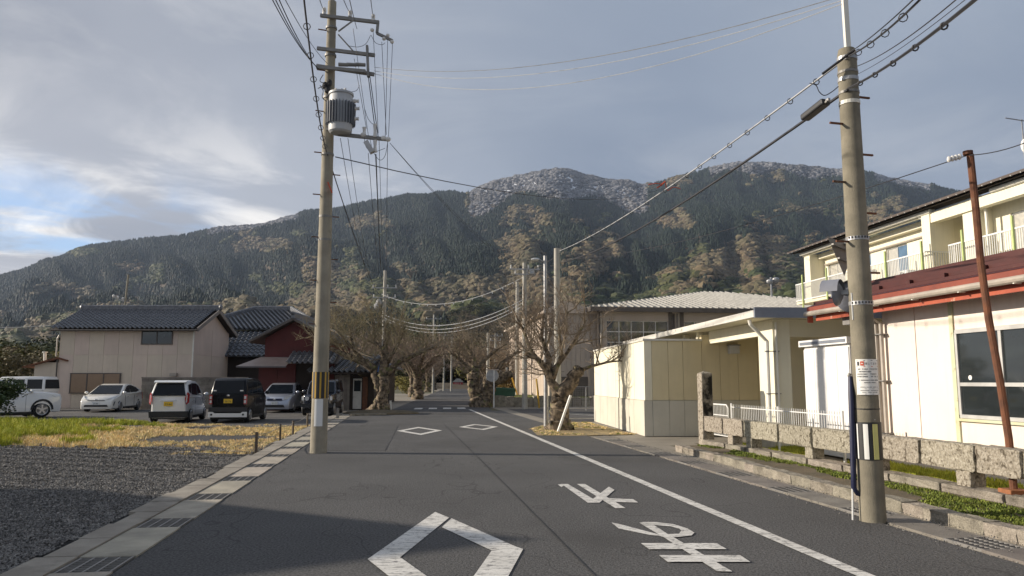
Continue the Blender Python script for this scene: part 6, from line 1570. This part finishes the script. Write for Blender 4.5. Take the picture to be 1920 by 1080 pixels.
for i,(y0,sg) in enumerate(((131,.55),(138,.65),(143,.9))): wire(['top','middle','bottom'][i]+' of three pale wires from the left pole to the mast of the right pole',w1(704,y0),B2+Vector((0,0,at(1580,(-8,0,6)[i],B2.y).z)),sg*.8,.006,'wire_light' if i else 'galv')
# right pole cables
b2=lambda px,py,dy=-.14: at(px,py,B2.y+dy)
wire('upper silver ringed cable from the right pole down to the pale pole behind the tree',b2(1588,108),at(1050,470,31.8),.25,.014,'wire_light',ties=30,tie_r=.04)
wire('lower dark cable from the right pole down to the pale pole behind the tree',b2(1590,168),at(1052,492,31.8),.35,.020)
wire('upper ringed cable rising from the right pole out of the top edge',b2(1590,106),at(1736,-12,5.2),.05,.010,'wire',ties=5,tie_r=.035)
wire('second strand beside the upper ringed cable',b2(1590,100),at(1724,-12,5.2),.03,.006,'wire')
wire('lower thick dark cable rising from the right pole out of the top edge',b2(1590,166),at(1842,-12,4.3),.05,.014,'wire',ties=6,tie_r=.024)
wire('thin wire between the two cables leaving the right pole',b2(1602,126),at(1806,-12,4.6),.06,.005); wire('hair thin wire just above the lower thick cable',b2(1606,140),at(1824,-12,4.5),.04,.003)
loop('blue and black jumper hanging between the two cables left of the right pole',[(1518,156),(1530,160),(1536,172),(1546,179),(1560,172),(1572,162)],.006,'wire',B2.y-.2)
cl=thing('splice_closure','black cable splice box hanging left of the right pole','splice box',at(1526,207,B2.y+.3))
a=at(1508,222,B2.y+.45)-cl.location; b=at(1549,190,B2.y+.05)-cl.location; MB().bar(a,b,.13,.085).build('case',M['black'],cl,bevel=.02); MB().bar(a*.9+Vector((0,-.07,-.01)),b*.9+Vector((0,-.07,-.01)),.02,.02).build('rib',M['galvd'],cl)
MB().bar(b,b*1.25,.03,.03).build('clamp',M['galv'],cl)
for i,(px0,py0,px1,py1) in enumerate(((1546,142,1552,134),(1569,122,1602,96))):
    pass
wire('black covered splice on the upper cable at the right pole',b2(1542,139,-.05),b2(1602,94,-.2),0,.018,'black')
loop('frayed orange tape tied on the ringed cable before the mountain',[(1216,346),(1230,344),(1240,345),(1247,341),(1249,352),(1253,357),(1262,351),(1276,354)],.013,'orange',21.3,'orange_tape')
loop('short orange tape end tied on the ringed cable',[(1232,352),(1240,347),(1247,340)],.02,'orange',21.3,'orange_tape')
# wire to rusty pole and on to the right
rt=G(1903,938,.1)+top_r if False else at(1815,291,10.2)
wire('thin line from the pale pole behind the tree to the leaning rusty pole',at(1052,486,32),rt,.35,.008)
wire('thin line from the leaning rusty pole out of the right edge',rt,at(1950,256,8.6),.05,.007)
# lines from P7 to P5 (tied cable), and lower group
for i,(a,b,sg,tt) in enumerate((((716,552),(984,518),1.2,16),((716,560),(984,530),1.3,0),((716,588),(984,560),1.25,0),((716,594),(984,566),1.3,0),((716,598),(984,572),1.35,0))):
    wire(['tied cable with white clips sagging between the two avenue poles','plain cable just below the clipped one between the avenue poles','top strand of the lower sagging group','middle strand of the lower sagging group','bottom strand of the lower sagging group'][i],p7(*a),at(b[0],b[1],45.4),sg,.018 if i<2 else .022,'wire' if i==1 else 'wire_light',ties=tt,tie_m='paper',tie_r=.05)
wire('line from the slender lamp pole to the cross armed pole',at(1030,488,26.4),at(984,520,45.3),.15,.014); wire('line from the pale pole top to the cross armed pole',at(1050,475,31.8),at(984,512,45.3),.1,.014)
wire('faint line over the fields at the far left',at(-40,614,80),at(95,610,80),.1,.03,'wire_light')

# ------------------------------------------------------------ avenue furniture
sp_=thing('mirror_post','white post carrying a hooded round mirror seen from behind, by the green container','traffic mirror',G(926,764))
MB().cyl((0,0,0),(0,0,2.3),.04,.04,8).build('post',M['white_metal'],sp_); MB().tube([(-.1,0,1.95),(-.1,.1,1.95)],[.38,.40],18).build('mirror_back',M['galv'],sp_); MB().box(-.5,.3,-.05,.25,2.28,2.34).build('hood',M['pinkgrey'],sp_)
gc=thing('green_container','dark green waste container behind the burl trunked tree','container',G(939,763)+Vector((.1,3,0)))
MB().prism([(-.75,0,.12),(.75,0,.12),(.85,0,1.0),(-.85,0,1.0)],(0,1.1,0)).build('bin',M['green'],gc); MB().prism([(-.88,-.04,1.003),(.88,-.04,1.003),(.80,-.04,1.14),(-.80,-.04,1.2)],(0,1.2,0)).build('lid',M['green'],gc)
for x in (-.5,0,.5): MB().box(x-.03,x+.03,-.035,-.003,.14,.98).build('rib',M['green'],gc)
for i,(xa,ya,xb,yb,lab) in enumerate(((958,702,972,747,'yellow guy wire guard leaning left of the concrete poles'),(1006,710,1011,765,'yellow guy wire guard leaning right of the cross armed pole'),(1039,732,1038,760,'yellow guy wire guard behind the gnarled tree trunk'))):
    Yd=(60,46,38)[i]; p=at(xb,yb,Yd); q=at(xa,ya,Yd); p.z=max(p.z,0); o=MB().tube([(0,0,0),tuple(q-p)],.055,8).build('guy_guard',M['yellow'],loc=tuple(p)); tag(o,lab,'cable guard','yellow guy guards')
rw=thing('rock_wall','low stone retaining bank with grass top behind the concrete poles','wall',G(1000,765)+Vector((0,2.2,0)),AL)
random.seed(8)
for k in range(15): rough_box('bank_stone',-3.0+k*.62,-3.0+k*.62+.6,0,.7,-.05,.62+random.uniform(-.08,.08),M['kerbstone'],rw,2,.03)
tag(MB().box(-3,6.3,.3,9,.3,.60).build('bank_top',M['moss'],rw))
cf=thing('chain_fence','pale pipe and mesh fence at the back of the parking lot','fence',W(8.6,41.5),AL)
for k in range(7): MB().cyl((k*1.5,0,0),(k*1.5,0,1.3),.03,.03,8).build('post',M['galv'],cf)
MB().bar((0,0,1.3),(9,0,1.3),.04,.04).build('top_rail',M['galv'],cf); MB().bar((0,0,.15),(9,0,.15),.03,.03).build('bottom_rail',M['galv'],cf)
mb=MB()
for k in range(90): mb.bar((k*.1,0,.15),(k*.1,0,1.3),.006,.006)
for k in range(11): mb.bar((0,0,.2+k*.1),(9,0,.2+k*.1),.006,.006)
tag(mb.build('mesh_wire',M['galv'],cf),kind='stuff')
cp_=thing('chain_post','thin post with a low rail at the parking lot entrance','post',W(6.35,30.2),AL)
MB().cyl((0,0,0),(0,0,.9),.03,.03,8).build('post',M['galv'],cp_); MB().bar((0,0,.12),(2.2,0,.12),.03,.03).build('rail',M['galv'],cp_)
# low wooden stakes with rope at the left kerb
prev=None
for i,(x,y0,y1,lab) in enumerate(((480,850,810,'nearest thin wooden stake at the end of the gravel yard'),(525,826,795,'second wooden stake along the left kerb'),(549,815,789,'third wooden stake along the left kerb'),(576,800,775,'fourth wooden stake near the striped pole'),(585,797,772,'wooden stake touching the striped pole outline'))):
    b=G(x,y0); h_=at(x,y1,b.y).z; o=MB().box(-.025,.025,-.025,.025,-.02,h_).build('wooden_stake',M['wood'],loc=tuple(b),rz=.3*i); tag(o,lab,'stake','wooden stakes along the kerb')
    tp=b+Vector((0,0,h_-.05))
    if prev is not None and i<4: wire(['','rope between the first and second stake','rope between the second and third stake','rope between the third and fourth stake'][i],prev,tp,.06,.008,'rope',name='rope')
    prev=tp
r_=G(640,782); o=MB().box(-.9,.9,-.12,.12,-.02,.10).build('planter_edge',M['kerbstone'],loc=tuple(G(690,779)),rz=.6); tag(o,'low stone edging beside the mossy left tree','edging')
for i,(x,y,lab) in enumerate(((732,770,'short white marker post beside the mossy tree'),(633,785,'short grey peg beside the dark off road wagon'))):
    o=MB().box(-.05,.05,-.05,.05,0,.55-.1*i).build('marker_post',M['paper' if i==0 else 'galvd'],loc=tuple(G(x,y))); tag(o,lab,'marker post')
ms=thing('moss_mound','dark earth mound at the foot of the mossy left tree','mound',G(712,776))
MB().ell((0,.3,0),(1.9,1.4,.2),22,10,.05).build('mound',M['soil'],ms,smooth=180)
an_=thing('roof_aerial','small white dish aerial at the right edge above the dormitory roof','aerial',at(1922,300,27))
MB().tube([(0,0,-1.),(0,0,1.)],.03,6).build('mast',M['galv'],an_); MB().ell((.0,-.1,.5),(.18,.1,.28),12,8).build('dish',M['paper'],an_); MB().bar((-.6,0,1.6),(.3,0,1.45),.03,.03).build('boom',M['galv'],an_); MB().bar((0,0,.9),(0,0,1.55),.03,.03).build('upper_mast',M['galv'],an_)
